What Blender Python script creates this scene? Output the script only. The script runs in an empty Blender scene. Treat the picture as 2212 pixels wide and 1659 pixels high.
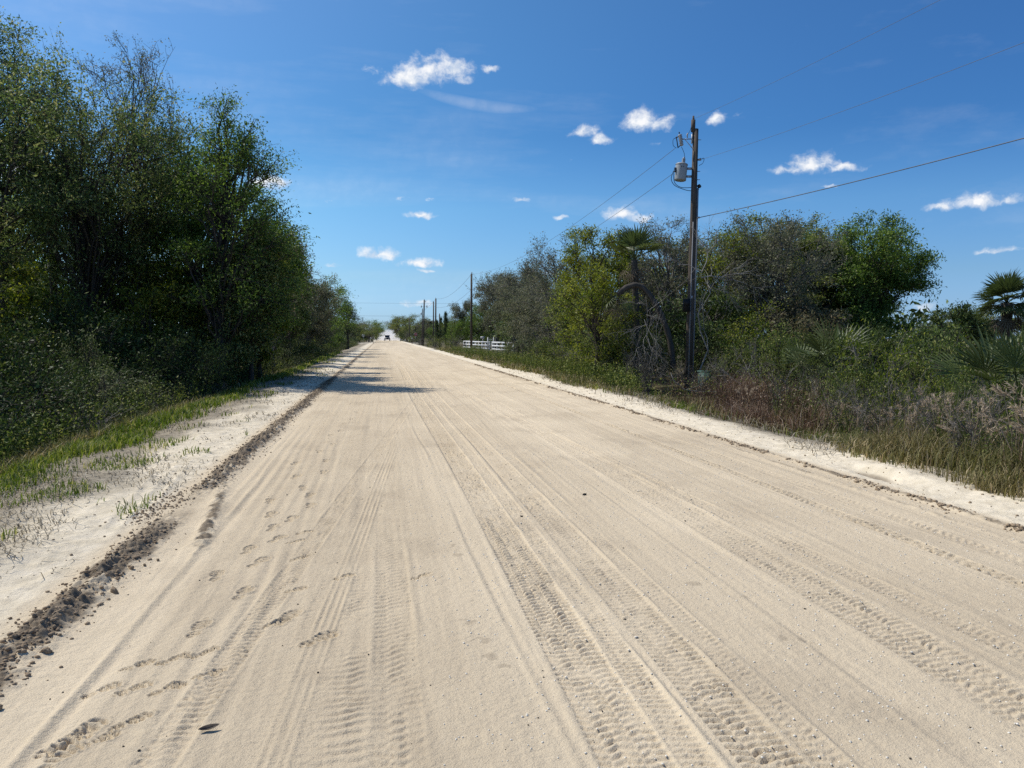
import bpy, math, time
import numpy as np
from mathutils import Vector, Matrix
T0 = time.time()
R_ = math.radians
scene = bpy.context.scene
COL = scene.collection
rng = np.random.default_rng(7)

# ------------------------------------------------------------------ camera
CAMH = 1.6
YAW = math.atan((1106 - 826) / 1661.0)
PITCH = math.atan((829.5 - 726) / 1661.0)
cd = bpy.data.cameras.new('camera'); cam = bpy.data.objects.new('camera', cd); COL.objects.link(cam)
cd.sensor_width = 36; cd.lens = 36 * 1661 / 2212.0; cd.clip_end = 6000; cd.clip_start = .05
cam.location = (0, 0, CAMH); cam.rotation_euler = (math.pi / 2 - PITCH, 0, -YAW)
scene.camera = cam
RM = cam.rotation_euler.to_matrix()
FWD = RM @ Vector((0, 0, -1))

def ray(px, py):            # measuring photograph pixels (2212 wide) back to directions of the place
    return RM @ Vector(((px - 1106) / 1661.0, (829.5 - py) / 1661.0, -1.0))
def at(px, py, zc):         # point at depth zc along the view axis
    d = ray(px, py)
    return Vector((0, 0, CAMH)) + d * zc
def gnd(px, py, z=0.0):
    d = ray(px, py)
    return Vector((0, 0, CAMH)) + d * ((z - CAMH) / d.z)
def hgt(px, py, zc):
    return at(px, py, zc).z

# ------------------------------------------------------------------ noise
def _h(ix, iy, seed):
    n = (ix * 374761393 + iy * 668265263 + seed * 1442695041) & 0x7fffffff
    n = ((n ^ (n >> 13)) * 1274126177) & 0x7fffffff
    n = ((n ^ (n >> 16)) * 69069 + 12345) & 0x7fffffff
    return (n & 0xffffff) / float(0xffffff)
def vn(x, y, seed=0):
    x = np.asarray(x, float); y = np.asarray(y, float)
    ix = np.floor(x).astype(np.int64); iy = np.floor(y).astype(np.int64)
    fx = x - ix; fy = y - iy
    fx = fx * fx * fx * (fx * (fx * 6 - 15) + 10); fy = fy * fy * fy * (fy * (fy * 6 - 15) + 10)
    a = _h(ix, iy, seed); b = _h(ix + 1, iy, seed); c = _h(ix, iy + 1, seed); d = _h(ix + 1, iy + 1, seed)
    return ((a * (1 - fx) + b * fx) * (1 - fy) + (c * (1 - fx) + d * fx) * fy) * 2 - 1
def fbm(x, y, o=3, seed=0):
    s = 0; a = 1; t = 0
    for i in range(o):
        s = s + a * vn(x * 2 ** i, y * 2 ** i, seed + 17 * i); t += a; a *= .5
    return s / t
def sst(a, b, x):
    t = np.clip((x - a) / (b - a), 0, 1); return t * t * (3 - 2 * t)
def bump(x, c, w):
    return np.exp(-((x - c) / w) ** 2)

# ------------------------------------------------------------------ mesh helpers
def mesh_np(name, V, F, rnd=None, smooth=False, matidx=None, attrs=None):
    """V (n,3); F list of index arrays (m,k)"""
    me = bpy.data.meshes.new(name)
    V = np.ascontiguousarray(V, dtype=np.float32)
    me.vertices.add(len(V)); me.vertices.foreach_set('co', V.ravel())
    F = [np.asarray(f, dtype=np.int32) for f in F if len(f)]
    tot = sum(f.size for f in F); npoly = sum(len(f) for f in F)
    me.loops.add(tot); me.polygons.add(npoly)
    me.loops.foreach_set('vertex_index', np.concatenate([f.ravel() for f in F]))
    lt = np.concatenate([np.full(len(f), f.shape[1], np.int32) for f in F])
    ls = np.concatenate([[0], np.cumsum(lt)[:-1]]).astype(np.int32)
    me.polygons.foreach_set('loop_start', ls)
    if smooth: me.polygons.foreach_set('use_smooth', np.ones(npoly, bool))
    if matidx is not None: me.polygons.foreach_set('material_index', np.asarray(matidx, np.int32))
    if rnd is not None:
        a = me.attributes.new('rnd', 'FLOAT', 'POINT'); a.data.foreach_set('value', np.asarray(rnd, np.float32))
    for k, v in (attrs or {}).items():
        a = me.attributes.new(k, 'FLOAT', 'POINT'); a.data.foreach_set('value', np.asarray(v, np.float32))
    me.update(calc_edges=True)
    return me
def link(name, me, mats, parent=None):
    o = bpy.data.objects.new(name, me); COL.objects.link(o)
    if not isinstance(mats, (list, tuple)): mats = [mats]
    if me is not None and not len(me.materials):
        for m in mats: me.materials.append(m)
    if parent is not None: o.parent = parent
    return o
def tag(o, label=None, cat=None, group=None, kind=None):
    if label: o['label'] = label
    if cat: o['category'] = cat
    if group: o['group'] = group
    if kind: o['kind'] = kind
    return o
def empty(name, loc, rz=0.0):
    o = bpy.data.objects.new(name, None); COL.objects.link(o)
    o.empty_display_size = .2; o.location = loc; o.rotation_euler = (0, 0, rz); return o
def copy_tree(o, parent=None):
    c = o.copy(); COL.objects.link(c)
    if parent is not None: c.parent = parent
    for ch in list(o.children): copy_tree(ch, c)
    return c

def tubes(P, Rr, sides=4):
    """P (T,K,3), Rr (T,K) -> V,F of T open tubes"""
    P = np.asarray(P, float); Rr = np.asarray(Rr, float)
    T, K, _ = P.shape
    d = np.gradient(P, axis=1); d /= np.linalg.norm(d, axis=2, keepdims=True) + 1e-9
    ref = np.where(np.abs(d[..., 2:3]) > .9, np.array([1., 0, 0]), np.array([0, 0, 1.]))
    u = np.cross(d, ref); u /= np.linalg.norm(u, axis=2, keepdims=True) + 1e-9
    w = np.cross(d, u)
    an = np.arange(sides) * 2 * np.pi / sides
    V = P[:, :, None, :] + Rr[:, :, None, None] * (np.cos(an)[None, None, :, None] * u[:, :, None, :] + np.sin(an)[None, None, :, None] * w[:, :, None, :])
    idx = np.arange(T * K * sides).reshape(T, K, sides)
    a = idx[:, :-1]; b = np.roll(idx, -1, axis=2)[:, :-1]; c = np.roll(idx, -1, axis=2)[:, 1:]; e = idx[:, 1:]
    F = np.stack([a, b, c, e], axis=-1).reshape(-1, 4)
    return V.reshape(-1, 3), F

class MB:
    def __init__(s): s.V = []; s.F = []; s.n = 0; s.M = []
    def add(s, V, F, m=0):
        V = np.asarray(V, float)
        for f in F:
            f = np.asarray(f, int)
            if f.ndim == 1: f = f[None]
            s.F.append(f + s.n); s.M += [m] * len(f)
        s.V.append(V); s.n += len(V)
    def box(s, c, sz, rz=0.0, m=0, tilt=None):
        x, y, z = [k / 2 for k in sz]
        V = np.array([(-x, -y, -z), (x, -y, -z), (x, y, -z), (-x, y, -z), (-x, -y, z), (x, -y, z), (x, y, z), (-x, y, z)])
        if tilt is not None: V = V @ np.array(tilt).T
        cs, sn = math.cos(rz), math.sin(rz)
        V = V @ np.array([(cs, sn, 0), (-sn, cs, 0), (0, 0, 1)]) + np.array(c)
        s.add(V, [np.array([(0, 3, 2, 1), (4, 5, 6, 7), (0, 1, 5, 4), (1, 2, 6, 5), (2, 3, 7, 6), (3, 0, 4, 7)])], m)
    def tube(s, pts, r, sides=8, m=0, cap=True):
        P = np.array(pts, float)[None]; K = P.shape[1]
        rr = np.full((1, K), r) if np.isscalar(r) else np.array(r, float)[None]
        V, F = tubes(P, rr, sides)
        FF = [F]
        if cap:
            FF += [np.arange(sides)[::-1][None], (np.arange(sides) + (K - 1) * sides)[None]]
        s.add(V, FF, m)
    def build(s, name, mats, parent=None, smooth=False):
        return link(name, mesh_np(name, np.concatenate(s.V), s.F, smooth=smooth, matidx=s.M), mats, parent)

# ------------------------------------------------------------------ materials
def newmat(name):
    m = bpy.data.materials.new(name); m.use_nodes = True
    nt = m.node_tree; nt.nodes.clear()
    out = nt.nodes.new('ShaderNodeOutputMaterial')
    return m, nt, out
def node(nt, t, **kw):
    n = nt.nodes.new(t)
    for k, v in kw.items():
        if k.startswith('i_'):
            key = k[2:]; key = int(key) if key.isdigit() else key.replace('_', ' ')
            n.inputs[key].default_value = v
        else: setattr(n, k, v)
    return n
def c4(c): return (c[0], c[1], c[2], 1)

def leafmat(name, ca, cb, cc=None, trans=.3, rough=.55, spec=.16, scale=.9):
    m, nt, out = newmat(name); L = nt.links
    at_ = node(nt, 'ShaderNodeAttribute', attribute_name='rnd')
    tc = node(nt, 'ShaderNodeTexCoord')
    ns = node(nt, 'ShaderNodeTexNoise', i_Scale=scale, i_Detail=3.0)
    L.new(tc.outputs['Object'], ns.inputs['Vector'])
    mr = node(nt, 'ShaderNodeMapRange', i_1=.38, i_2=.62); L.new(ns.outputs['Fac'], mr.inputs[0])
    mx = node(nt, 'ShaderNodeMix', data_type='RGBA')
    mx.inputs[6].default_value = c4(ca); mx.inputs[7].default_value = c4(cb)
    L.new(mr.outputs[0], mx.inputs[0])
    col = mx.outputs[2]
    if cc is not None:
        m2 = node(nt, 'ShaderNodeMix', data_type='RGBA'); m2.inputs[7].default_value = c4(cc)
        r2 = node(nt, 'ShaderNodeMapRange', i_1=.72, i_2=.95); L.new(at_.outputs['Fac'], r2.inputs[0])
        L.new(r2.outputs[0], m2.inputs[0]); L.new(col, m2.inputs[6]); col = m2.outputs[2]
    hv = node(nt, 'ShaderNodeHueSaturation'); L.new(col, hv.inputs['Color'])
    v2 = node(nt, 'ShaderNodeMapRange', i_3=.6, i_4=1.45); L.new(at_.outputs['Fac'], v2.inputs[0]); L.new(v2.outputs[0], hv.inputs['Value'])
    pb = node(nt, 'ShaderNodeBsdfPrincipled', i_Roughness=rough); pb.inputs['Specular IOR Level'].default_value = spec
    L.new(hv.outputs[0], pb.inputs['Base Color'])
    if trans > 0:
        tr = node(nt, 'ShaderNodeBsdfTranslucent')
        h3 = node(nt, 'ShaderNodeHueSaturation', i_Saturation=1.15, i_Value=1.25); L.new(hv.outputs[0], h3.inputs['Color']); L.new(h3.outputs[0], tr.inputs['Color'])
        ms = node(nt, 'ShaderNodeMixShader', i_0=trans); L.new(pb.outputs[0], ms.inputs[1]); L.new(tr.outputs[0], ms.inputs[2])
        L.new(ms.outputs[0], out.inputs[0])
    else: L.new(pb.outputs[0], out.inputs[0])
    return m
def noisemat(name, ca, cb, scale=8, stretch=(1, 1, 1), rough=.8, bumps=.0, spec=.2, detail=6, metallic=0):
    m, nt, out = newmat(name); L = nt.links
    tc = node(nt, 'ShaderNodeTexCoord'); mp = node(nt, 'ShaderNodeMapping'); mp.inputs['Scale'].default_value = stretch
    L.new(tc.outputs['Object'], mp.inputs[0])
    ns = node(nt, 'ShaderNodeTexNoise', i_Scale=scale, i_Detail=detail, i_Roughness=.65); L.new(mp.outputs[0], ns.inputs['Vector'])
    mr = node(nt, 'ShaderNodeMapRange', i_1=.3, i_2=.7); L.new(ns.outputs['Fac'], mr.inputs[0])
    mx = node(nt, 'ShaderNodeMix', data_type='RGBA'); mx.inputs[6].default_value = c4(ca); mx.inputs[7].default_value = c4(cb)
    L.new(mr.outputs[0], mx.inputs[0])
    pb = node(nt, 'ShaderNodeBsdfPrincipled', i_Roughness=rough, i_Metallic=metallic); pb.inputs['Specular IOR Level'].default_value = spec
    L.new(mx.outputs[2], pb.inputs['Base Color'])
    if bumps:
        b = node(nt, 'ShaderNodeBump', i_Strength=bumps, i_Distance=.02); L.new(ns.outputs['Fac'], b.inputs['Height']); L.new(b.outputs[0], pb.inputs['Normal'])
    L.new(pb.outputs[0], out.inputs[0])
    return m

M = {}
M['bark_dark'] = noisemat('bark_dark', (.035, .03, .024), (.10, .088, .072), 6, (1, 1, .3), bumps=.6)
M['bark_grey'] = noisemat('bark_grey', (.07, .06, .05), (.18, .16, .14), 7, (1, 1, .3), bumps=.5)
M['twig_grey'] = noisemat('twig_grey', (.10, .09, .08), (.21, .195, .175), 3)
M['bleached'] = noisemat('bleached_wood', (.17, .155, .135), (.33, .31, .28), 5, (1, 1, .3))
M['pole'] = noisemat('weathered_pole_wood', (.035, .028, .022), (.15, .12, .092), 11, (3, 3, .1), bumps=.7)
M['oak'] = leafmat('oak_leaf', (0.076, 0.134, 0.030), (0.135, 0.205, 0.044), (0.220, 0.274, 0.075), trans=.42)
M['laurel'] = leafmat('laurel_leaf', (0.104, 0.162, 0.051), (0.192, 0.242, 0.081), (0.311, 0.303, 0.135), trans=.42)
M['dusty'] = leafmat('dusty_leaf', (0.112, 0.129, 0.069), (0.174, 0.185, 0.103), (0.224, 0.202, 0.134), trans=.3)
M['brownish'] = leafmat('brownish_leaf', (.105, .098, .058), (.14, .14, .07), (.19, .15, .09), trans=.28)
M['spring'] = leafmat('spring_leaf', (.11, .155, .024), (.19, .215, .036), (.26, .26, .06), trans=.45)
M['shrub'] = leafmat('shrub_leaf', (0.097, 0.140, 0.035), (0.182, 0.219, 0.054), (0.269, 0.263, 0.090), trans=.34)
M['waxy'] = leafmat('waxmyrtle_leaf', (.10, .13, .05), (.17, .20, .085), (.24, .24, .13), trans=.3)
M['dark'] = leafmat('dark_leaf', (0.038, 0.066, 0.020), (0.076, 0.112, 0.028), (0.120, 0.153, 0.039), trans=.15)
M['pine'] = leafmat('pine_needle', (0.042, 0.070, 0.028), (0.077, 0.112, 0.042), trans=.15)
M['palm'] = leafmat('palm_blade', (.075, .105, .035), (.12, .15, .055), (.19, .20, .10), trans=.25, rough=.45, spec=.35)
M['palmdead'] = leafmat('dead_palm_blade', (.12, .09, .055), (.21, .165, .11), trans=.1)
M['grass'] = leafmat('green_grass_blade', (0.106, 0.163, 0.027), (0.188, 0.237, 0.044), (0.312, 0.288, 0.112), trans=.35, scale=.6)
M['weed'] = leafmat('weed_blade', (0.127, 0.144, 0.040), (0.218, 0.190, 0.081), (0.340, 0.270, 0.161), trans=.3, scale=.6)
M['dry'] = leafmat('dry_grass_blade', (.125, .072, .045), (.215, .145, .095), (.33, .26, .19), trans=.25, scale=.7)
M['plume'] = leafmat('seed_plume', (.36, .29, .21), (.5, .42, .32), trans=.4)
M['clod'] = noisemat('dirt_clod', (.22, .16, .105), (.42, .325, .22), 2.5, bumps=.6, rough=.95, spec=.04)
M['pebble'] = noisemat('pebble_dark', (.03, .027, .022), (.09, .075, .06), 9)
M['shell'] = noisemat('shell_fragment', (.6, .55, .45), (.85, .8, .7), 30, rough=.5)
M['white'] = noisemat('white_paint', (.56, .55, .52), (.82, .82, .81), 3.2, rough=.5, spec=.3)
M['grey_steel'] = noisemat('grey_painted_steel', (.28, .30, .30), (.37, .39, .39), 5, rough=.45, spec=.4)
M['galv'] = noisemat('galvanised_steel', (.32, .33, .34), (.48, .49, .5), 10, rough=.5, metallic=.6)
M['black'] = noisemat('black_rubber', (.012, .012, .012), (.03, .03, .03), 6, rough=.6)
M['wire'] = noisemat('aluminium_wire', (.10, .11, .12), (.16, .17, .18), 2, rough=.6)
M['porcelain'] = noisemat('porcelain', (.34, .32, .30), (.42, .40, .38), 6, rough=.3, spec=.5)
M['conduit'] = noisemat('pvc_conduit', (.20, .20, .20), (.31, .31, .31), 3, rough=.8)
M['utility_green'] = noisemat('utility_green_paint', (.05, .12, .095), (.085, .17, .14), 6, rough=.55, bumps=.1)
M['carpaint'] = noisemat('dusty_car_paint', (.15, .145, .14), (.24, .23, .215), 5, rough=.4, spec=.5)
M['straw'] = leafmat('straw_litter', (.19, .165, .12), (.29, .255, .19), (.38, .34, .26), trans=.15)
M['glass'] = noisemat('dark_window_glass', (.02, .022, .025), (.035, .04, .045), 2, rough=.08, spec=.6)
M['lamp'] = noisemat('headlight_glass', (.6, .6, .6), (.8, .8, .8), 2, rough=.15, spec=.6)
M['red'] = noisemat('red_sign_sheet', (.33, .02, .02), (.4, .03, .03), 4, rough=.5)
M['signback'] = noisemat('bare_aluminium', (.36, .37, .38), (.46, .47, .48), 4, rough=.5)

# ------------------------------------------------------------------ ground profile
def zb(X, Y):
    X = np.asarray(X, float); Y = np.asarray(Y, float)
    cross = np.maximum(sst(78, 84, Y) * sst(97, 92, Y) * (X > 0), sst(160, 168, Y) * sst(196, 188, Y))
    edge = fbm(Y * .25, X * 0 + 3.3, 2, 5) * .25
    l = -.62 * sst(-3.9, -6.0, X + edge) + .45 * sst(-7.2, -10.5, X)
    r = -.28 * sst(6.2, 8.0, X + edge) + .12 * sst(9, 12, X)
    z = (l + r) * (1 - cross)
    z = z + .05 * sst(-1.9, -2.6, X) * sst(-4.6, -3.4, X) * (1 + fbm(X * 1.3, Y * .6, 2, 8))
    z = z + .04 * sst(5.4, 5.9, X) * sst(7.0, 6.2, X) * (1 + fbm(X * 1.3, Y * .5, 2, 9))
    z = z + .06 * fbm(X * .35, Y * .35, 2, 3) * (sst(-4, -6, X) + sst(6.5, 9, X))
    return z
def gz(x, y): return float(zb(x, y))

# ------------------------------------------------------------------ detailed ground
def seg(a, b, d): return list(np.arange(a, b, d))
def grow(a, d, k, end):
    o = [a]
    while o[-1] < end: o.append(o[-1] + d); d *= k
    return o
xr = grow(6.6, .016, 1.08, 380)
xl = [-v for v in grow(4.4, .018, 1.08, 380)][::-1]
xs = np.array(xl[:-1] + seg(-4.4, -2.3, .018) + seg(-2.3, 3.5, .0078) + seg(3.5, 6.6, .0125) + xr)
ys = [1.3]
while ys[-1] < 1500:
    y = ys[-1]
    d = max(.0072, .0021 * y) if y < 23 else .0036 * y if y < 34 else .12 * (1.018 ** (len(ys) - n34))
    if y < 34: n34 = len(ys) + 1
    ys.append(y + d)
ys = np.array([-40, -20, -10, -6, -4, -2.5, -1.5, -.8, -.3, .1, .4, .65, .85, 1.0, 1.12, 1.22] + ys)
NX, NY = len(xs), len(ys)
print('ground grid', NX, NY, NX * NY)
X, Y = np.meshgrid(xs, ys)
Z = zb(X, Y)
near = Y < 60
DK = np.zeros_like(Z)      # damp dark dirt
GR = np.zeros_like(Z)      # organic litter and soil under plants
WH = np.zeros_like(Z)      # white loose sand

fade = sst(75, 25, Y)
road = sst(-1.75, -1.5, X) * sst(5.3, 5.1, X)
# gentle crown, ruts and longitudinal graded streaks
Z += road * (.012 * fbm(X * 1.6, Y * .05, 3, 21) + .004 * fbm(X * 9, Y * .12, 2, 23) * fade)
Z += road * fade * .0022 * fbm(X * 28, Y * 1.1, 2, 24)
Z += fade * (.0022 * fbm(X * 22, Y * 22, 3, 31))
# ribbed grader/tyre streaks on the left side of the road
rib = sst(-1.62, -1.45, X) * sst(-.45, -.7, X) * sst(16, 9, Y)
xx = X + .02 * fbm(X * 0, Y * .8, 2, 41) + .012 * Y
Z += rib * np.clip(.6 + .8 * fbm(X * 1.5, Y * .6, 2, 43), .1, 1.2) * (.0050 * np.sin(xx * 2 * np.pi / .118) + .003 * np.sin(Y * 2 * np.pi / .10 + 6 * vn(X * 9, Y * 1.5, 4)) * (.5 + .5 * vn(X * 3, Y * 1.2, 6)))
# wheel ridge beside the left ribs (a crisp long lip)
lipc = -1.38 + .035 * fbm(Y * .5, Y * 0, 2, 44) + .02 * sst(5, 2, Y)
Z += .010 * np.clip(.5 + fbm(Y * .9, X * 4, 2, 46), .05, 1.2) * np.exp(-((X - lipc) / .02) ** 2) * sst(12, 7, Y) - .010 * np.exp(-((X - lipc - .05) / .035) ** 2) * sst(12, 7, Y)

def soften(p): return np.tanh(3.2 * np.sin(p)) / .997
def track(c, w, depth, pitch, amp, rows, skew, seed, y0=0, y1=60, slip=.0, rim=.006):
    """a tyre track: sunken band, rows of lugs, pushed-up rims"""
    global Z
    cc = c(Y) if callable(c) else c
    t = (X - cc) / w
    m = (np.abs(t) < 1.5) & near
    if not m.any(): return
    tt = t[m]; yy = Y[m]
    st = sst(y0, y0 + .6, yy) * sst(y1, y1 * .65, yy) * (.95 + .3 * fbm(yy * .7, yy * 0 + seed, 2, seed))
    ins = sst(1.0, .88, np.abs(tt))
    ri = np.floor((tt + 1) * .5 * rows)
    loc = (tt + 1) * .5 * rows - ri
    sg = np.where(ri % 2 < 1, 1., -1.)
    wob = .22 * vn(tt * 4, yy / pitch * .7, seed + 3)
    ph = 2 * np.pi * (yy / pitch + .5 * ri + sg * skew * loc + wob)
    gap = sst(0, .16, loc) * sst(1, .84, loc)
    am = np.clip(.75 + .5 * vn(ri * 7.3 + .5, yy / pitch * .45, seed + 5), .2, 1.2) * np.clip(1.0 + .5 * fbm(tt * .8 + seed, yy * 1.1, 3, seed + 6), .45, 1.3)
    h = -depth + amp * soften(ph) * gap * am
    Z[m] += st * (ins * h + rim * .75 * np.clip(.5 + .9 * vn(yy * 2.3, tt * 2, seed + 9), 0, 1.2) * np.exp(-((np.abs(tt) - 1.12) / .16) ** 2))
track(lambda y: .90 + .05 * np.sin(y * .22) - .012 * y * 0, .15, .010, .052, .0120, 5, .35, 51, rim=.007)
track(lambda y: 1.13 + .05 * np.sin(y * .22), .075, .004, .045, .007, 1, .7, 52)
track(lambda y: 1.40 + .04 * np.sin(y * .22 + .3), .13, .006, .05, .0085, 3, .4, 53, y1=45)
track(lambda y: 1.62 + .04 * np.sin(y * .22 + .3), .07, .003, .05, .004, 2, .3, 57, y1=30)
track(lambda y: 2.66 + .05 * np.sin(y * .2 + 1), .17, .003, .052, .0060, 5, .35, 54, y1=30)
track(lambda y: 4.02 + .03 * np.sin(y * .2), .065, .008, .09, .020, 1, .8, 55, y1=50)
track(lambda y: 4.42 + .03 * np.sin(y * .2), .08, .003, .08, .006, 2, .4, 58, y1=40)
track(lambda y: .03 + .02 * np.sin(y * .4), .11, .003, .065, .0042, 3, .15, 56, y1=8)
track(lambda y: -1.15 + .10 * y, .08, .003, .05, .006, 3, .3, 59, y0=2.5, y1=24)
track(lambda y: 3.35 - .055 * y, .09, .003, .05, .006, 3, .3, 60, y0=2.5, y1=40)
# thin-grooved car tyre print crossing to the left
def ladder():
    cc = -.62 + .068 * Y + .004 * np.sin(Y * 1.3)
    t = (X - cc) / .125
    m = (np.abs(t) < 1.2) & (Y < 13)
    tt = t[m]; yy = Y[m]
    st = sst(13, 8, yy) * np.clip(.8 + .5 * vn(yy * 1.1, yy * 0, 62), 0, 1)
    h = -.004 * sst(1.05, .95, np.abs(tt))
    for g in (-.42, -.12, .22, .5): h = h + .008 * np.exp(-((tt - g) / .055) ** 2)
    bars = np.maximum(0, np.cos(2 * np.pi * (yy / .052 + .25 * tt))) ** 6
    side = sst(.25, .4, np.abs(tt - .05)) * sst(1.05, .95, np.abs(tt))
    Z[m] += st * (h + .006 * bars * side)
ladder()
# scuffed wavelets beside it
rp = sst(-.42, -.3, X - .03 * Y) * sst(-.04, -.14, X) * sst(9, 5, Y) * np.clip(.3 + 1.2 * fbm(X * 2.5, Y * 1.1, 2, 71), 0, 1)
Z += rp * .010 * soften(2 * np.pi * (Y / .062 + .8 * fbm(X * 9, Y * 5, 2, 72) - X * 1.5))
# long plain wheel lines
for c_, a_, w_ in ((.66, .006, .02), (1.27, .007, .022), (1.78, .006, .03), (1.9, .004, .02), (2.05, .004, .02), (3.3, .005, .05), (3.62, .004, .05), (-.2, .004, .05), (.45, .004, .06), (2.35, .003, .06), (4.75, .006, .06)):
    cc = c_ + .13 * fbm(Y * .11, Y * 0 + c_, 2, int(c_ * 50 + 90)) + .018 * math.sin(c_ * 37) * (Y - 5)
    q = (X - cc) / w_
    Z += near * fade * a_ * .8 * (np.exp(-q ** 2) - .8 * np.exp(-(q - 1.8) ** 2)) * np.clip(.45 + 1.0 * vn(Y * .35, Y * 0 + c_ * 7, 95), 0, 1.2)
# boot prints
prints = [(430, 1358, 5), (525, 1282, 8), (468, 1243, -5), (537, 1188, 5), (583, 1082, 0), (585, 1112, 3), (670, 1070, 8), (672, 1092, 0), (655, 1055, -4), (640, 1030, 10), (700, 1020, 0),
          (375, 1425, 65), (300, 1437, 72), (455, 1456, 50), (440, 1412, 75), (290, 1488, 80), (365, 1488, 60), (222, 1490, 55), (150, 1600, 35), (212, 1600, 65), (120, 1640, 10), (285, 1560, 60),
          (640, 1170, 78), (600, 1165, 20), (720, 960, 0), (715, 940, 8), (735, 930, 0), (760, 905, 0), (640, 1000, 15), (590, 1140, 4), (630, 1122, 8), (705, 995, 3), (690, 975, -6), (600, 1345, 70),
          (620, 1335, 25), (690, 1380, 40), (650, 1205, 80), (745, 1245, 75), (910, 1245, 70), (175, 1585, 25), (660, 1150, 85), (745, 915, 2), (770, 890, -3), (755, 872, 4), (560, 1215, 20), (640, 1275, 60)]
for k, (px, py, ang) in enumerate(prints):
    p = gnd(px, py)
    i0, i1 = np.searchsorted(ys, (p.y - .3, p.y + .3)); j0, j1 = np.searchsorted(xs, (p.x - .3, p.x + .3))
    xa = X[i0:i1, j0:j1] - p.x; ya = Y[i0:i1, j0:j1] - p.y
    a = R_(min(ang, 48)); sc_p = .64 if ang > 40 else .92; xa = xa / sc_p; ya = ya / sc_p
    s = ya * math.cos(a) + xa * math.sin(a); t = xa * math.cos(a) - ya * math.sin(a)
    fo = 1 - np.sqrt(((s - .055) / .092) ** 2 + (t / .056) ** 2); he = 1 - np.sqrt(((s + .095) / .052) ** 2 + (t / .042) ** 2)
    f = np.maximum(fo, he * .8); ins = sst(0, .18, f); rimm = np.exp(-((f + .08) / .10) ** 2)
    cuts = soften(2 * np.pi * (s / .042 + np.abs(t) / .12 + .25 * vn(s * 20, t * 20, k)))
    Z[i0:i1, j0:j1] += ins * (-.012 + .0145 * cuts) + rimm * .008 * (.6 + .6 * vn(s * 12, t * 12, k + 300))

# berms of turned dirt
bc = -1.83 + .05 * fbm(Y * .45, Y * 0, 3, 101)
bw = .125 + .04 * fbm(Y * .6, Y * 0 + 5, 2, 102)
amp = .055 * np.clip(.9 + .6 * fbm(Y * .8, Y * 0, 2, 103), .2, 1.6) * (1 - .92 * bump(Y, 7.6, .85)) * (1 - .6 * sst(45, 90, Y))
bb = np.exp(-((X - bc) / bw) ** 2)
lump = np.abs(fbm(X * 13, Y * 13, 3, 104))
Z += amp * bb * (.55 + 1.3 * lump)
DK = np.maximum(DK, sst(.18, .5, bb * (.75 + .9 * fbm(X * 6, Y * 5, 3, 105))) * (1 - .8 * bump(Y, 7.6, .8)) * (1 - .5 * sst(40, 120, Y)))
# second berm edge where wheels crossed it
b2 = np.exp(-((X + 1.42 + .12 * (Y - 6.4)) / .07) ** 2) * sst(5.6, 6.3, Y) * sst(9.5, 7.5, Y)
Z += .03 * b2 * (.5 + 1.5 * lump); DK = np.maximum(DK, sst(.35, .8, b2 * (.8 + .8 * fbm(X * 8, Y * 6, 2, 106))))
rc = 5.16 + .05 * fbm(Y * .35, Y * 0 + 9, 3, 111)
rb = np.exp(-((X - rc) / .05) ** 2)
Z += rb * .028 * (.4 + 1.4 * lump) * sst(.5, 2, Y)
DK = np.maximum(DK, sst(.3, .8, rb * (.65 + 1.3 * fbm(X * 8, Y * 3, 3, 112))) * sst(120, 60, Y))
rb2 = np.exp(-((X - rc + .42 - .02 * Y) / .04) ** 2) * sst(14, 9, Y)
Z += rb2 * .012 * lump * 2; DK = np.maximum(DK, .6 * sst(.5, 1, rb2 * (.7 + .9 * fbm(X * 8, Y * 3, 2, 113))))
# shoulders
shl = sst(-2.0, -2.2, X); shr = sst(5.25, 5.4, X)
Z += (shl * sst(-4.5, -4, X) + shr * sst(7, 6.3, X)) * fade * (.012 * fbm(X * 3, Y * 2.2, 3, 121) + .011 * fbm(X * 11, Y * 7, 4, 122) + .012 * np.maximum(0, fbm(X * 5, Y * 3, 3, 125)))
for dy_ in (0, .13, .26):
    cc = -2.05 - .11 * (Y - 7.0) - dy_
    Z += near * .010 * np.exp(-((X - cc) / .03) ** 2) * sst(6.2, 7, Y) * sst(12, 9, Y)
WH = np.maximum(shl * sst(-3.5, -2.9, X + .3 * fbm(X, Y * .8, 3, 123)), shr * sst(6.7, 6.1, X + .3 * fbm(X, Y * .8, 3, 124)))
GR = np.maximum(.85 * sst(-2.55, -3.2, X + .6 * fbm(X * 1.2, Y * .7, 3, 131)), sst(5.95, 6.55, X + .45 * fbm(X * 1.2, Y * .7, 3, 132)))
GR *= 1 - .0 * Y
# scoured hollow on the right shoulder
for (px, py, w, l) in ((1890, 1026, .10, .5), (2080, 1043, .10, .45)):
    p = gnd(px, py); e = np.exp(-((X - p.x) / w) ** 2 - ((Y - p.y) / l) ** 2)
    e2 = np.exp(-((X - p.x - .2) / (w * 1.3)) ** 2 - ((Y - p.y) / l) ** 2)
    Z += -.07 * e + .05 * e2; DK = np.maximum(DK, .8 * sst(.5, .9, e))
# damp spots on the road
for (px, py, w) in ((985, 1200, .06), (1010, 1345, .06), (1040, 1385, .07), (1060, 1420, .05), (1085, 1445, .05), (975, 1180, .05), (1600, 1290, .05), (1560, 1270, .04), (1690, 1380, .05), (1740, 1383, .05), (1020, 1300, .04), (1500, 1262, .06)):
    p = gnd(px, py); e = np.exp(-(((X - p.x) / w) ** 2 + ((Y - p.y) / (w * 1.1)) ** 2)) * (.6 + .9 * fbm(X * 25, Y * 25, 2, 140))
    DK = np.maximum(DK, .34 * sst(.35, .55, e))
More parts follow.
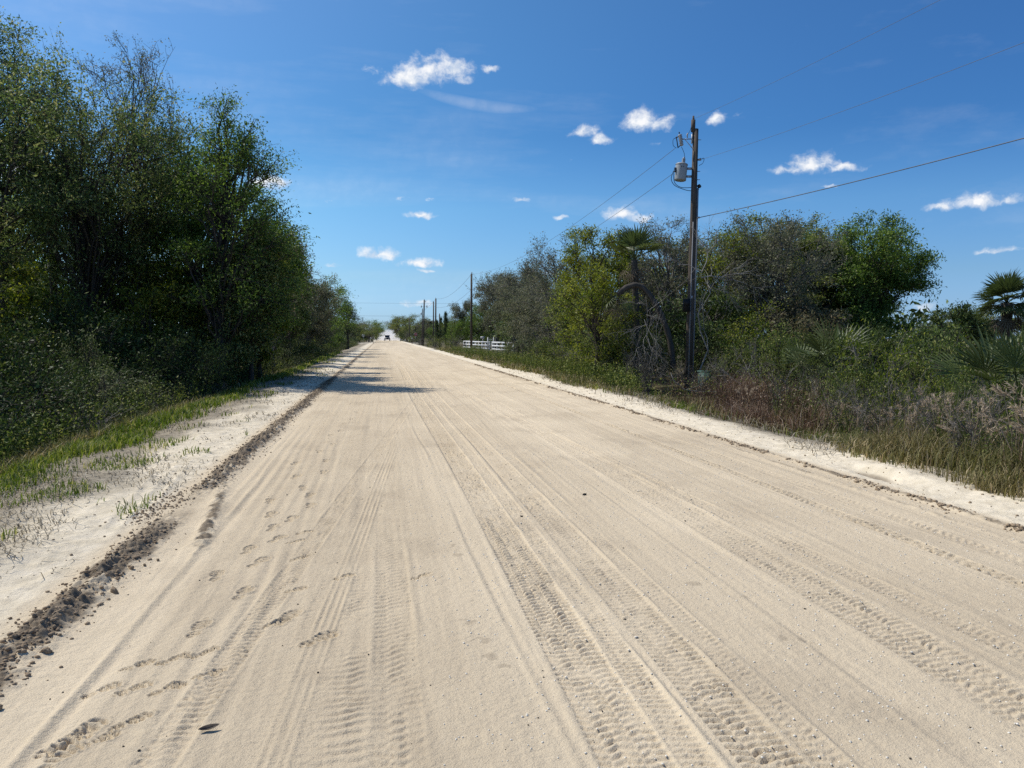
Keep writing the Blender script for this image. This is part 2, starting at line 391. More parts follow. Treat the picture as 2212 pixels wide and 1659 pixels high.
# packed grey strip along the middle of the road (long tonal streaks belong to the soil)
TONE = road * fbm(X * 1.1, Y * .035, 3, 151) * .7 + road * .35 * fbm(X * 7, Y * .09, 3, 152) + .35 * fbm(X * .8, Y * .8, 3, 153)
print('heights', time.time() - T0)

def groundmat():
    m, nt, out = newmat('sandy_ground'); L = nt.links
    A = lambda n: node(nt, 'ShaderNodeAttribute', attribute_name=n).outputs['Fac']
    tc = node(nt, 'ShaderNodeTexCoord'); P = tc.outputs['Object']
    def nz(s, d=4, r=.6, st=(1, 1, 1)):
        mp = node(nt, 'ShaderNodeMapping'); mp.inputs['Scale'].default_value = st; L.new(P, mp.inputs[0])
        n = node(nt, 'ShaderNodeTexNoise', i_Scale=s, i_Detail=d, i_Roughness=r); L.new(mp.outputs[0], n.inputs['Vector']); return n.outputs['Fac']
    def mix(f, a, b):
        x = node(nt, 'ShaderNodeMix', data_type='RGBA')
        for k, v in ((0, f), (6, a), (7, b)):
            if isinstance(v, tuple): x.inputs[k].default_value = c4(v)
            elif isinstance(v, float): x.inputs[k].default_value = v
            else: L.new(v, x.inputs[k])
        return x.outputs[2]
    def mr(f, a, b, c=0., d=1.):
        x = node(nt, 'ShaderNodeMapRange', i_1=a, i_2=b, i_3=c, i_4=d); L.new(f, x.inputs[0]); return x.outputs[0]
    base = mix(mr(A('tone'), -.5, .5), SAND_A, SAND_B)
    base = mix(mr(nz(3.5, 5), .35, .65, 0, .5), base, SAND_C)
    grain = nz(260, 2, .7)
    base = mix(mr(grain, .3, .7, 0, .6), base, SAND_D)
    base = mix(mr(nz(95, 3, .8), .60, .72, 0, .5), base, (.30, .23, .155))
    base = mix(mr(nz(1.1, 5, .65, (1, .45, 1)), .52, .7, 0, .45), base, (.36, .29, .205))
    base = mix(A('white'), base, mix(mr(nz(5, 5), .35, .65), WHITE_A, WHITE_B))
    lit = mix(mr(nz(7, 6, .7), .35, .65), (.18, .155, .115), (.36, .315, .24))
    lit = mix(mr(nz(30, 4, .7), .5, .62), lit, (.10, .085, .06))
    base = mix(A('litter'), base, lit)
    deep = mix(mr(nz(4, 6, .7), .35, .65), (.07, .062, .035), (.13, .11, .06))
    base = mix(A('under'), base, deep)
    dk = mix(mr(nz(22, 5, .75), .3, .7), (.13, .102, .072), (.30, .242, .172))
    base = mix(A('damp'), base, dk)
    pb = node(nt, 'ShaderNodeBsdfPrincipled', i_Roughness=.95); pb.inputs['Specular IOR Level'].default_value = .08
    L.new(base, pb.inputs['Base Color'])
    b1 = node(nt, 'ShaderNodeBump', i_Strength=.9, i_Distance=.007); L.new(nz(120, 4, .75), b1.inputs['Height'])
    b2 = node(nt, 'ShaderNodeBump', i_Strength=.5, i_Distance=.02); L.new(nz(26, 4, .65), b2.inputs['Height']); L.new(b1.outputs[0], b2.inputs['Normal'])
    L.new(b2.outputs[0], pb.inputs['Normal'])
    L.new(pb.outputs[0], out.inputs[0]); return m
SAND_A = (.43, .342, .232); SAND_B = (.69, .57, .402); SAND_C = (.575, .47, .322); SAND_D = (.715, .605, .435)
WHITE_A = (.63, .545, .40); WHITE_B = (.77, .675, .515)
M['ground'] = groundmat()
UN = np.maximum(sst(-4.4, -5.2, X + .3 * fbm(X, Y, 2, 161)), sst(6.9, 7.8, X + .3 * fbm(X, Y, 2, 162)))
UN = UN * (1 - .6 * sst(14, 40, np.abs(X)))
def strip(name, a, b, label):
    j0, j1 = np.searchsorted(xs, (a, b)); j1 += 1; j1 = min(j1, NX)
    sl = (slice(None), slice(j0, j1)); n = j1 - j0
    V = np.stack([X[sl], Y[sl], Z[sl]], -1).reshape(-1, 3)
    idx = np.arange(NY * n).reshape(NY, n)
    F = np.stack([idx[:-1, :-1], idx[:-1, 1:], idx[1:, 1:], idx[1:, :-1]], -1).reshape(-1, 4)
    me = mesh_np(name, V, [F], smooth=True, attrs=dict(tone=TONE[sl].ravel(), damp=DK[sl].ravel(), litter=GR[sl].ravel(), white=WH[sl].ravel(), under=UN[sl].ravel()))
    return tag(link(name, me, M['ground']), label, None, None, 'structure')
xa, xb, xc, xd, xe, xf = -381, -4.42, -2.06, 5.02, 6.58, 400
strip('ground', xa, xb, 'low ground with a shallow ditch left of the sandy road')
strip('sand_shoulder', xb, xc, 'whitish sand shoulder between the dirt berm and the left grass')
strip('road', xc, xd, 'pale unpaved sand road with tyre tracks and boot prints')
strip('sand_shoulder', xd, xe, 'whitish sand shoulder along the right side of the road')
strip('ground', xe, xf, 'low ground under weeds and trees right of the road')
del X, Y, DK, GR, WH, UN, TONE
def zfine(x, y):
    i = min(max(np.searchsorted(ys, y), 0), NY - 1); j = min(max(np.searchsorted(xs, x), 0), NX - 1); return float(Z[i, j])
def zfv(x, y):
    i = np.clip(np.searchsorted(ys, y), 0, NY - 1); j = np.clip(np.searchsorted(xs, x), 0, NX - 1); return Z[i, j]

def sheet(name, poly, label, mat, nsub=40, lift=.01):
    """a strip along a centre line: list of (x,y,halfwidth)"""
    P = np.array(poly, float); t = np.linspace(0, len(P) - 1, nsub); i = np.minimum(t.astype(int), len(P) - 2); f = (t - i)[:, None]
    Q = P[i] * (1 - f) + P[i + 1] * f
    d = np.gradient(Q[:, :2], axis=0); d /= np.linalg.norm(d, axis=1, keepdims=True); nrm = np.stack([-d[:, 1], d[:, 0]], 1)
    rows = []
    for s in np.linspace(-1, 1, 13):
        xy = Q[:, :2] + nrm * (Q[:, 2:3] * s * (1 + .08 * vn(t * .9, t * 0 + s, 5)[:, None])); rows.append(np.column_stack([xy, zb(xy[:, 0], xy[:, 1]) + lift - .03 * abs(s) ** 6]))
    V = np.stack(rows, 1); n = 13
    idx = np.arange(len(Q) * n).reshape(len(Q), n)
    F = np.stack([idx[:-1, :-1], idx[:-1, 1:], idx[1:, 1:], idx[1:, :-1]], -1).reshape(-1, 4)
    return tag(link(name, mesh_np(name, V.reshape(-1, 3), [F], smooth=True), mat), label, None, None, 'structure')
M['sandsheet'] = noisemat('pale_sand', (.52, .47, .385), (.64, .58, .48), 1.2, rough=.95, spec=.05)
sheet('driveway', [(5.3, 88.5, 3.2), (8, 88.5, 2.0), (11, 88.2, 1.7), (14.5, 87.5, 1.5)], 'short white sand driveway leading off the road to the white fence', M['sandsheet'])
sheet('cross_road', [(-120, 177, 3.4), (-40, 178, 3.4), (-1.8, 178, 4.2)], 'sandy side road meeting the main road from the left', M['sandsheet'], lift=.015)
sheet('cross_road', [(5.3, 178, 4.2), (40, 178, 3.4), (120, 177, 3.4)], 'sandy side road meeting the main road from the right', M['sandsheet'], lift=.015)

# ------------------------------------------------------------------ foliage builders
def unit(v): return v / (np.linalg.norm(v, axis=-1, keepdims=True) + 1e-9)
def leaf_cards(P, size, aspect=.42, droop=0.0, up=.3, r=None, out_dir=None):
    n = len(P)
    d = r.normal(size=(n, 3)); d[:, 2] -= droop
    if out_dir is not None: d += out_dir
    d = unit(d); nm = r.normal(size=(n, 3)); nm[:, 2] += up
    s = unit(np.cross(d, nm)); nn = np.cross(s, d)
    L = (size * (.65 + .7 * r.random(n)))[:, None]; w = L * aspect * .5
    V = np.stack([P, P + d * L * .45 + s * w + nn * L * .06, P + d * L, P + d * L * .45 - s * w + nn * L * .06], 1)
    F = np.arange(4 * n).reshape(n, 4)
    return V.reshape(-1, 3), F, np.repeat(r.random(n), 4)
def bez(a, b, c, K):
    t = np.linspace(0, 1, K)[None, :, None]
    return a[:, None] * (1 - t) ** 2 + 2 * b[:, None] * t * (1 - t) + c[:, None] * t * t

def gen_tree(seed, H, W, base=.25, top=1.0, nb=14, br=.22, tw=16, lv=28, leaf=.09, spread=.16, trunk=.14, trunks=1, lean=(0, 0), up=.25, twr=.012,
             aspect=.42, droop=.2, bare=.0, sub=0, shape='round', D=None, fill=.5, flat=1.0, fork=.42, limb=.34, tts=.45):
    """one tree or bush: returns meshes (wood, crown). twigs are part of the wood"""
    r = np.random.default_rng(seed); D = D or W
    cz = H * (base + (top - base) * .5); rz = H * (top - base) * .5
    # crown blobs
    q = unit(r.normal(size=(nb, 3)) * np.array([1.15, 1.15, 1])) * (fill + (1 - fill) * r.random((nb, 1)) ** .5)
    if shape == 'cone': q[:, :2] *= np.clip(1.05 - .5 * (q[:, 2:3] + 1), .12, 1)
    if shape == 'dome': q[:, :2] *= np.clip(1.1 - .35 * (q[:, 2:3] + 1) ** 1.3, .3, 1.1)
    if shape == 'vase': q[:, :2] *= np.clip(.55 + .35 * (q[:, 2:3] + 1), .3, 1.1)
    C = q * np.array([W / 2, D / 2, rz * (1 - br * .5)]) + np.array([lean[0], lean[1], cz])
    Rb = (W * .5 * br * (1.0 + .9 * r.random(nb)))
    WV, WF, n0 = [], [], 0
    def addw(V, F):
        nonlocal n0
        WV.append(V); WF.append(F + n0); n0 += len(V)
    # trunks
    tops = []
    for k in range(trunks):
        off = np.array([0, 0, 0.]) if trunks == 1 else np.append(r.normal(size=2) * trunk * 1.2, 0)
        th = H * (base + (top - base) * (fork + .12 * r.random()))
        tp = np.array([lean[0] * .8, lean[1] * .8, th]) + np.append(r.normal(size=2) * W * (.05 if trunks == 1 else .16), 0)
        K = 9; t = np.linspace(0, 1, K)[:, None]
        pl = off * (1 - t) + tp * t + np.column_stack([np.cumsum(r.normal(size=K)) * .02 * H * .3, np.cumsum(r.normal(size=K)) * .02 * H * .3, np.zeros(K)]) * np.sqrt(t)
        pl[0, 2] = -.25
        rr = trunk / math.sqrt(trunks) * (1 - .62 * t[:, 0] ** .9); rr[0] *= 1.35
        V, F = tubes(pl[None], rr[None], 9); addw(V, F); tops.append(pl)
    # limbs
    A = []
    for i in range(nb):
        pl = tops[i % trunks]; f = np.clip((C[i, 2] / tops[i % trunks][-1, 2]) * (.3 + .5 * r.random()), .12, .98)
        j = f * (len(pl) - 1); a = int(j); A.append(pl[a] * (1 - j + a) + pl[min(a + 1, len(pl) - 1)] * (j - a))
    A = np.array(A); ln = np.linalg.norm(C - A, axis=1)[:, None]
    mid = A * .45 + C * .55 + np.array([0, 0, 1.]) * ln * up * .6 + r.normal(size=(nb, 3)) * ln * .1
    LP = bez(A, mid, C, 7); LP[:, 1:-1] += r.normal(size=(nb, 5, 3)) * ln[:, None] * .025
    lr = np.clip(trunk * limb * np.clip(ln / (W * .6), .25, 1) * (.5 + .6 * r.random((nb, 1))), .012, None) * np.linspace(1, .2, 7)[None]
    V, F = tubes(LP, lr, 5); addw(V, F)
    # twigs
    m = nb * tw; bi = np.repeat(np.arange(nb), tw); tt = tts + (1 - tts) * r.random(m)
    k = tt * 6; ka = np.minimum(k.astype(int), 5); S = LP[bi, ka] * (1 - k + ka)[:, None] + LP[bi, ka + 1] * (k - ka)[:, None]
    dirv = unit(r.normal(size=(m, 3)) + np.array([0, 0, up])); E = C[bi] + dirv * (Rb[bi] * (.45 + .6 * r.random(m)))[:, None] * np.array([1, 1, flat])
    E[:, 2] = np.maximum(E[:, 2], .06)
    tl = np.linalg.norm(E - S, axis=1)[:, None]
    TM = S * .5 + E * .5 + r.normal(size=(m, 3)) * tl * .12 + np.array([0, 0, 1.]) * tl * up * .3
    TP = bez(S, TM, E, 4)
    V, F = tubes(TP, twr * (.7 + .6 * r.random((m, 1))) * np.array([[1, .75, .5, .3]]), 3); addw(V, F)
    ends = TP
    if sub:
        ms = m * sub; si = np.repeat(np.arange(m), sub); st = r.random(ms) * 2.2 + .6; sa = np.minimum(st.astype(int), 2)
        S2 = TP[si, sa] * (1 - st + sa)[:, None] + TP[si, sa + 1] * (st - sa)[:, None]
        d2 = unit(unit(E - S)[si] * .9 + r.normal(size=(ms, 3)) * .7 + np.array([0, 0, up * .8]))
        E2 = S2 + d2 * (.5 * Rb[bi][si] * (.5 + .7 * r.random(ms)))[:, None]
        E2[:, 2] = np.maximum(E2[:, 2], .05)
        SP = bez(S2, (S2 + E2) / 2 + r.normal(size=(ms, 3)) * .06 * Rb[bi][si][:, None], E2, 3)
        V, F = tubes(SP, twr * .6 * np.array([[1, .7, .35]]) * np.ones((ms, 1)), 3); addw(V, F)
        ends = np.concatenate([np.stack([SP[:, 0], (SP[:, 0] + SP[:, 1]) / 2, SP[:, 1], SP[:, 2]], 1), TP])
    wood = mesh_np('wood', np.concatenate(WV), [np.concatenate(WF)], smooth=True)
    # leaves
    ne = len(ends); keep = r.random(ne) >= bare
    ids = np.repeat(np.nonzero(keep)[0], lv); n = len(ids)
    u = .25 + .8 * r.random(n) ** .7; u = np.clip(u, 0, 1) * 3; ua = np.minimum(u.astype(int), 2)
    B = ends[ids, ua] * (1 - u + ua)[:, None] + ends[ids, ua + 1] * (u - ua)[:, None]
    B = B + r.normal(size=(n, 3)) * spread * np.array([1, 1, .75]); B[:, 2] = np.maximum(B[:, 2], .04)
    V, F, rn = leaf_cards(B, leaf, aspect, droop, .4, r)
    crown = mesh_np('crown', V, [F], rnd=rn)
    return wood, crown
def tree(name, label, cat, loc, meshes, wm, lm, group=None, rz=0.0, sc=1.0, parts=('trunk', 'crown')):
    e = empty(name, loc, rz); tag(e, label, cat, group)
    link(parts[0], meshes[0], wm, e); link(parts[1], meshes[1], lm, e)
    e.scale = (sc, sc, sc) if np.isscalar(sc) else sc
    return e
def place(px, zc, dz=0.0):
    p = at(px, 726, zc); return Vector((p.x, p.y, gz(p.x, p.y) - .03 + dz))
def wid(npx, zc): return npx / 1661.0 * zc

# ------------------------------------------------------------------ trees: individual ones near the camera
TG_L, TG_R = 'trees left of the road', 'trees right of the road'
def hero(name, label, px, zc, top_py, wpx, wm, lm, group, seed, dpx=0, **kw):
    p = place(px, zc); H = (hgt(px, top_py, zc) - p.z) * 1.05; W = wid(wpx, zc) * 1.12
    return tree(name, label, 'tree', p, gen_tree(seed, H, W, **kw), M[wm], M[lm], group)
LEAFY = dict(base=.2, nb=48, br=.22, tw=13, lv=28, leaf=.132, spread=.14, fill=.38, trunk=.2, up=.25, aspect=.36, droop=.25, flat=.62, tts=.72)
hero('laurel_oak', 'tallest leafy tree at the left edge with drooping clusters of narrow leaves', 15, 27, 15, 370, 'bark_dark', 'laurel', TG_L, 11, **{**LEAFY, 'nb': 70, 'base': .22, 'leaf': .12, 'shape': 'dome'})
hero('laurel_oak', 'leafy dark tree with its arching bough between the left edge and the bare-topped tree', -110, 23, 20, 420, 'bark_dark', 'laurel', TG_L, 12, **{**LEAFY, 'nb': 60, 'base': .05, 'leaf': .12})
SPARSE = dict(base=.28, nb=44, br=.26, tw=11, lv=6, leaf=.085, spread=.10, trunk=.2, up=.7, twr=.011, sub=4, limb=.26, aspect=.45, droop=0, shape='vase', fill=.35)
hero('bare_topped_tree', 'thick-trunked tree with thin upright top twigs and sparse small leaves', 205, 25.5, 145, 400, 'bark_dark', 'laurel', TG_L, 13, **{**SPARSE, 'nb': 84, 'lv': 11, 'base': .2, 'sub': 3, 'twr': .008, 'leaf': .1, 'tw': 9})
hero('bare_topped_tree', 'slender nearly leafless tree whose fine twigs reach highest behind the thick trunk', 312, 28, 92, 190, 'bark_grey', 'dusty', TG_L, 14, **{**SPARSE, 'tw': 7, 'sub': 3, 'lv': 4, 'trunk': .12, 'nb': 38, 'base': .45, 'br': .3, 'leaf': .07})
hero('water_oak', 'dense dark oak leaning out over the left verge beside the road shadow', 472, 25, 185, 315, 'bark_dark', 'oak', TG_L, 15, **{**LEAFY, 'nb': 84, 'base': .1, 'lean': (.5, 0), 'fill': .3, 'tw': 12, 'leaf': .1, 'shape': 'dome', 'lv': 22})
hero('water_oak', 'dark oak with low boughs standing behind the overhanging oak on the left', 525, 30, 380, 230, 'bark_dark', 'oak', TG_L, 16, **{**LEAFY, 'base': .1, 'nb': 40})
hero('water_oak', 'broad dark oak joining the bare-topped trees to the overhanging oak on the left', 375, 30, 235, 260, 'bark_dark', 'oak', TG_L, 30, **{**LEAFY, 'base': .05, 'nb': 60})
hero('water_oak', 'dark leafy tree half hidden under the bare upright top twigs', 255, 28, 240, 320, 'bark_dark', 'oak', TG_L, 31, **{**SPARSE, 'lv': 7, 'base': .1, 'trunk': .12, 'nb': 60, 'up': .4})
hero('water_oak', 'low-branched dark oak closing the gap beside the trunk of the overhanging oak', 425, 28.5, 330, 260, 'bark_dark', 'oak', TG_L, 33, **{**LEAFY, 'base': .02, 'nb': 64})
hero('water_oak', 'dark leafy oak low under the right side of the overhanging oak', 540, 26, 470, 170, 'bark_dark', 'laurel', TG_L, 34, **{**LEAFY, 'base': .02, 'nb': 54, 'trunk': .1})
hero('young_oak', 'yellow-green young oak lit through its leaves under the left canopy', 560, 27.5, 520, 150, 'bark_dark', 'spring', TG_L, 17, **{**LEAFY, 'base': .12, 'nb': 27, 'trunk': .09, 'lv': 20})
hero('young_oak', 'yellow-green sapling between the thick grey trunk and the overhanging oak', 330, 25, 560, 190, 'bark_dark', 'spring', TG_L, 18, **{**LEAFY, 'base': .12, 'nb': 27, 'trunk': .08, 'lv': 14})
hero('young_oak', 'small olive-green tree low at the left edge under the tall leafy tree', 45, 22, 560, 170, 'bark_dark', 'spring', TG_L, 19, **{**LEAFY, 'base': .1, 'nb': 23, 'trunk': .08, 'lv': 14})
hero('water_oak', 'shaded oak filling the gap behind the thick grey trunk', 225, 33, 300, 400, 'bark_dark', 'oak', TG_L, 20, **{**LEAFY, 'base': .08, 'nb': 51})
hero('water_oak', 'shaded dark oak behind the tallest leafy tree at the left edge', 60, 34, 230, 380, 'bark_dark', 'oak', TG_L, 21, **{**LEAFY, 'base': .06, 'nb': 51})
hero('dusty_shrubby_tree', 'brownish shrubby tree at the end of the near left tree wall', 590, 34, 470, 150, 'twig_grey', 'brownish', TG_L, 22, **{**SPARSE, 'lv': 9, 'base': .08, 'trunk': .1, 'nb': 25})
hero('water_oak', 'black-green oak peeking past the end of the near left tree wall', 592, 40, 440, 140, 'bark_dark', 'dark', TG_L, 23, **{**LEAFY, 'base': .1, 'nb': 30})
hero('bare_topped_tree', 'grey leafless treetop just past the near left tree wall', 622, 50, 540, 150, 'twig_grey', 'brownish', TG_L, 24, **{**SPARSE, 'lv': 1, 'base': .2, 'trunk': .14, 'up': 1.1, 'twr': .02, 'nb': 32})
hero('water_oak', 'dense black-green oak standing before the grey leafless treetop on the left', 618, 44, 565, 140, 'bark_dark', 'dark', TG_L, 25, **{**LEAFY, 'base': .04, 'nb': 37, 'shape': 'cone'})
hero('dusty_shrubby_tree', 'olive-brown rounded tree in the middle distance on the left', 664, 60, 588, 140, 'twig_grey', 'dusty', TG_L, 26, **{**SPARSE, 'lv': 12, 'base': .06, 'trunk': .14, 'leaf': .13, 'nb': 32})
hero('water_oak', 'dark green oak with a stepped crown in the middle distance on the left', 694, 70, 588, 120, 'bark_dark', 'oak', TG_L, 27, **{**LEAFY, 'base': .06, 'nb': 30, 'leaf': .16, 'lv': 16, 'spread': .25})
hero('pine_tree', 'deep green conical tree last in the left row before the gap of sky', 750, 92, 640, 60, 'bark_dark', 'pine', TG_L, 28, **{**LEAFY, 'base': .03, 'nb': 37, 'leaf': .2, 'lv': 14, 'shape': 'dome', 'aspect': .2, 'spread': .3})

# right side
hero('grey_oak', 'grey-green sparse oak at the far end of the right thicket above the road', 1222, 46, 495, 160, 'twig_grey', 'dusty', TG_R, 41, **{**SPARSE, 'lv': 6, 'base': .12, 'trunk': .2, 'leaf': .095, 'nb': 41, 'up': .5})
hero('young_oak', 'bright green leafy tree left of the palm in the right thicket', 1290, 31, 466, 150, 'bark_dark', 'spring', TG_R, 42, **{**LEAFY, 'base': .35, 'nb': 34, 'lv': 22, 'leaf': .1, 'trunk': .13})
hero('young_oak', 'low yellow-green leafy tree draping down toward the road left of the arched palm trunk', 1285, 27, 555, 150, 'bark_dark', 'spring', TG_R, 43, **{**LEAFY, 'base': .05, 'nb': 37, 'lv': 17, 'leaf': .095, 'trunk': .1})
hero('grey_oak', 'sparse grey-twigged oak standing between the palm and the tall utility pole', 1432, 33, 468, 190, 'twig_grey', 'dusty', TG_R, 44, **{**SPARSE, 'lv': 4, 'base': .2, 'trunk': .18, 'nb': 51, 'up': .8})
hero('grey_oak', 'shaded grey-leaved oak under the palm in the right thicket', 1385, 31, 570, 170, 'bark_grey', 'dusty', TG_R, 45, **{**LEAFY, 'base': .05, 'nb': 40, 'lv': 11, 'trunk': .12, 'twr': .016})
hero('young_oak', 'yellow-green tree directly right of the tall utility pole', 1578, 31, 455, 160, 'bark_grey', 'spring', TG_R, 46, **{**LEAFY, 'base': .2, 'nb': 40, 'lv': 17, 'trunk': .12, 'leaf': .1})
hero('grey_oak', 'twiggy brown-grey tree with a high ragged top right of the yellow-green tree', 1672, 30, 455, 230, 'twig_grey', 'dusty', TG_R, 47, **{**SPARSE, 'lv': 8, 'base': .1, 'trunk': .2, 'nb': 57, 'up': .5})
hero('water_oak', 'broad dense dark green oak at the right end of the thicket', 1862, 34, 470, 265, 'bark_dark', 'oak', TG_R, 48, **{**LEAFY, 'base': .12, 'nb': 150, 'lv': 34, 'leaf': .125, 'br': .18, 'fill': .2, 'lean': (-.5, 0)})
hero('water_oak', 'leafy green shoulder of the oak thicket between the twiggy tree and the broad dark oak', 1760, 33, 480, 120, 'bark_dark', 'shrub', TG_R, 49, **{**LEAFY, 'base': .2, 'nb': 34, 'lv': 20})
hero('grey_oak', 'shaded undergrowth tree behind the green utility box', 1520, 29, 600, 190, 'bark_grey', 'dark', TG_R, 50, **{**LEAFY, 'base': .04, 'nb': 44, 'lv': 15, 'trunk': .1})
hero('young_oak', 'low yellow-green tree under the twiggy brown-grey tree', 1640, 25.5, 650, 150, 'bark_grey', 'spring', TG_R, 51, **{**LEAFY, 'base': .06, 'nb': 34, 'lv': 12, 'trunk': .07, 'leaf': .085})
hero('grey_oak', 'dim brown-leaved tree low before the broad dark oak', 1740, 28, 640, 150, 'bark_grey', 'brownish', TG_R, 52, **{**LEAFY, 'base': .04, 'nb': 40, 'lv': 13, 'trunk': .08})
hero('wax_myrtle', 'dark mounded evergreen left of the palm at the right edge', 2062, 29, 655, 130, 'bark_dark', 'dark', TG_R, 53, **{**LEAFY, 'base': .04, 'nb': 44, 'lv': 24, 'trunk': .1, 'leaf': .09, 'up': .8})
hero('wax_myrtle', 'dark mounded evergreen below the palm at the right edge', 2165, 54, 690, 130, 'bark_dark', 'shrub', TG_R, 54, **{**LEAFY, 'base': .04, 'nb': 40, 'lv': 24, 'trunk': .1, 'leaf': .16, 'up': .8})
hero('water_oak', 'deep green oak filling the thicket behind the tall utility pole', 1500, 37, 500, 230, 'bark_dark', 'shrub', TG_R, 56, **{**LEAFY, 'base': .05, 'nb': 60})
hero('young_oak', 'yellow-green oak rising between the twiggy tree and the yellow-green tree by the pole', 1620, 35, 470, 180, 'bark_grey', 'spring', TG_R, 57, **{**LEAFY, 'base': .1, 'nb': 50, 'lv': 20})
hero('water_oak', 'green-leaved oak backing the palm in the right thicket', 1350, 36, 520, 200, 'bark_dark', 'shrub', TG_R, 58, **{**LEAFY, 'base': .05, 'nb': 54})
hero('water_oak', 'green oak seen behind the twiggy tree, nearest the broad dark oak', 1720, 38, 470, 230, 'bark_dark', 'shrub', TG_R, 59, **{**LEAFY, 'base': .05, 'nb': 60})
# middle distance right
hero('grey_oak', 'grey feathery oak with the highest top right of the second pole', 1116, 74, 572, 140, 'twig_grey', 'dusty', TG_R, 61, **{**SPARSE, 'lv': 7, 'base': .12, 'trunk': .2, 'leaf': .13, 'nb': 38, 'twr': .02, 'up': .5})
hero('grey_oak', 'grey feathery oak between the second pole and the near right thicket', 1160, 60, 570, 150, 'twig_grey', 'dusty', TG_R, 62, **{**SPARSE, 'lv': 7, 'base': .1, 'trunk': .18, 'leaf': .12, 'nb': 38, 'twr': .018, 'up': .4})
hero('grey_oak', 'grey oak right behind the white rail fence', 1070, 98, 605, 80, 'twig_grey', 'dusty', TG_R, 63, **{**SPARSE, 'lv': 9, 'base': .12, 'trunk': .2, 'leaf': .15, 'nb': 32, 'twr': .02})
hero('wax_myrtle', 'olive-green round bush tree at the right end of the white fence', 1118, 62, 640, 95, 'bark_dark', 'waxy', TG_R, 64, **{**LEAFY, 'base': .02, 'nb': 34, 'lv': 16, 'leaf': .12, 'trunk': .1, 'up': .8})
hero('grey_oak', 'brown-grey low oak in front of the feathery oaks on the right', 1192, 50, 600, 140, 'twig_grey', 'dusty', TG_R, 65, **{**LEAFY, 'base': .04, 'nb': 37, 'lv': 13, 'leaf': .11, 'trunk': .1})

for k_, (px, zc, top, w, lm_, lab) in enumerate([(1130, 66, 600, 130, 'dusty', 'grey oak filling the row behind the olive-green round bush tree'), (1185, 56, 575, 130, 'dusty', 'grey oak filling the row left of the bright green leafy tree'), (1260, 40, 560, 150, 'shrub', 'green oak low behind the bright green leafy tree'), (1118, 84, 610, 120, 'shrub', 'green oak filling the row behind the white fence end')]):
    hero('grey_oak' if lm_ == 'dusty' else 'water_oak', lab, px, zc, top, w, 'twig_grey', lm_, TG_R, 70 + k_, **{**LEAFY, 'base': .04, 'nb': 40, 'leaf': .13, 'lv': 18, 'trunk': .12})
for k_, (px, zc, top, w, lm_, lab) in enumerate([(592, 52, 545, 130, 'oak', 'dark oak filling the row behind the black-green oak on the left'), (650, 66, 590, 130, 'shrub', 'green oak filling the row behind the olive-brown rounded tree'), (716, 80, 612, 90, 'oak', 'dark oak just before the deep green conical tree')]):
    hero('water_oak', lab, px, zc, top, w, 'bark_dark', lm_, TG_L, 80 + k_, **{**LEAFY, 'base': .04, 'nb': 40, 'leaf': .14, 'lv': 18, 'trunk': .12})
# ------------------------------------------------------------------ prototypes for repeats
def proto(seed, H, W, wm, lm, **kw): return dict(H=H, W=W, me=gen_tree(seed, H, W, **kw), wm=M[wm], lm=M[lm], first=None)
PT = {
 'oak': proto(201, 8, 7, 'bark_dark', 'oak', **{**LEAFY, 'base': .0, 'nb': 44, 'leaf': .19, 'lv': 15, 'spread': .26}),
 'mid': proto(202, 8, 7, 'bark_grey', 'shrub', **{**LEAFY, 'base': .0, 'nb': 44, 'leaf': .19, 'lv': 14, 'spread': .26}),
 'grey': proto(203, 8, 6.5, 'twig_grey', 'dusty', **{**SPARSE, 'lv': 8, 'base': .0, 'leaf': .16, 'nb': 41, 'twr': .025, 'spread': .16}),
 'pine': proto(204, 6, 2.2, 'bark_dark', 'pine', **{**LEAFY, 'base': .12, 'nb': 34, 'leaf': .22, 'lv': 12, 'aspect': .15, 'shape': 'cone', 'trunk': .1, 'up': .6}),
 'bushA': proto(205, 1.8, 2.4, 'bark_dark', 'shrub', base=.0, nb=16, br=.34, tw=12, lv=17, leaf=.07, spread=.09, trunk=.05, trunks=4, up=.5, twr=.007, shape='dome'),
 'bushB': proto(206, 1.8, 2.4, 'bark_dark', 'waxy', base=.0, nb=16, br=.32, tw=12, lv=14, leaf=.065, spread=.09, trunk=.05, trunks=4, up=.8, twr=.007, aspect=.35),
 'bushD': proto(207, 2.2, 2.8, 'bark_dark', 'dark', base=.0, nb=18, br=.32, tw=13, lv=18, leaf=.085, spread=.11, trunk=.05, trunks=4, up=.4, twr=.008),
 'bushS': proto(208, 1.6, 2.2, 'twig_grey', 'spring', base=.0, nb=14, br=.34, tw=11, lv=13, leaf=.065, spread=.09, trunk=.04, trunks=3, up=.4, twr=.007),
 'twig': proto(209, 1.5, 2.2, 'twig_grey', 'brownish', base=.0, nb=14, br=.38, tw=9, lv=2, leaf=.05, spread=.06, trunk=.03, trunks=4, up=.5, twr=.009, sub=2),
}
GRP = {'oak': 'distant dark trees', 'mid': 'distant green trees', 'grey': 'distant grey trees', 'pine': 'young pines by the far poles', 'bushA': 'green roadside bushes', 'bushB': 'pale green roadside bushes',
       'bushD': 'dark shaded bushes', 'bushS': 'yellow-green roadside bushes', 'twig': 'twiggy leafless bushes'}
NM = {'oak': ('oak_tree', 'tree'), 'mid': ('broadleaf_tree', 'tree'), 'grey': ('grey_tree', 'tree'), 'pine': ('young_pine', 'pine tree'), 'bushA': ('green_bush', 'bush'), 'bushB': ('pale_bush', 'bush'),
      'bushD': ('dark_bush', 'bush'), 'bushS': ('yellow_green_bush', 'bush'), 'twig': ('twiggy_bush', 'bush')}
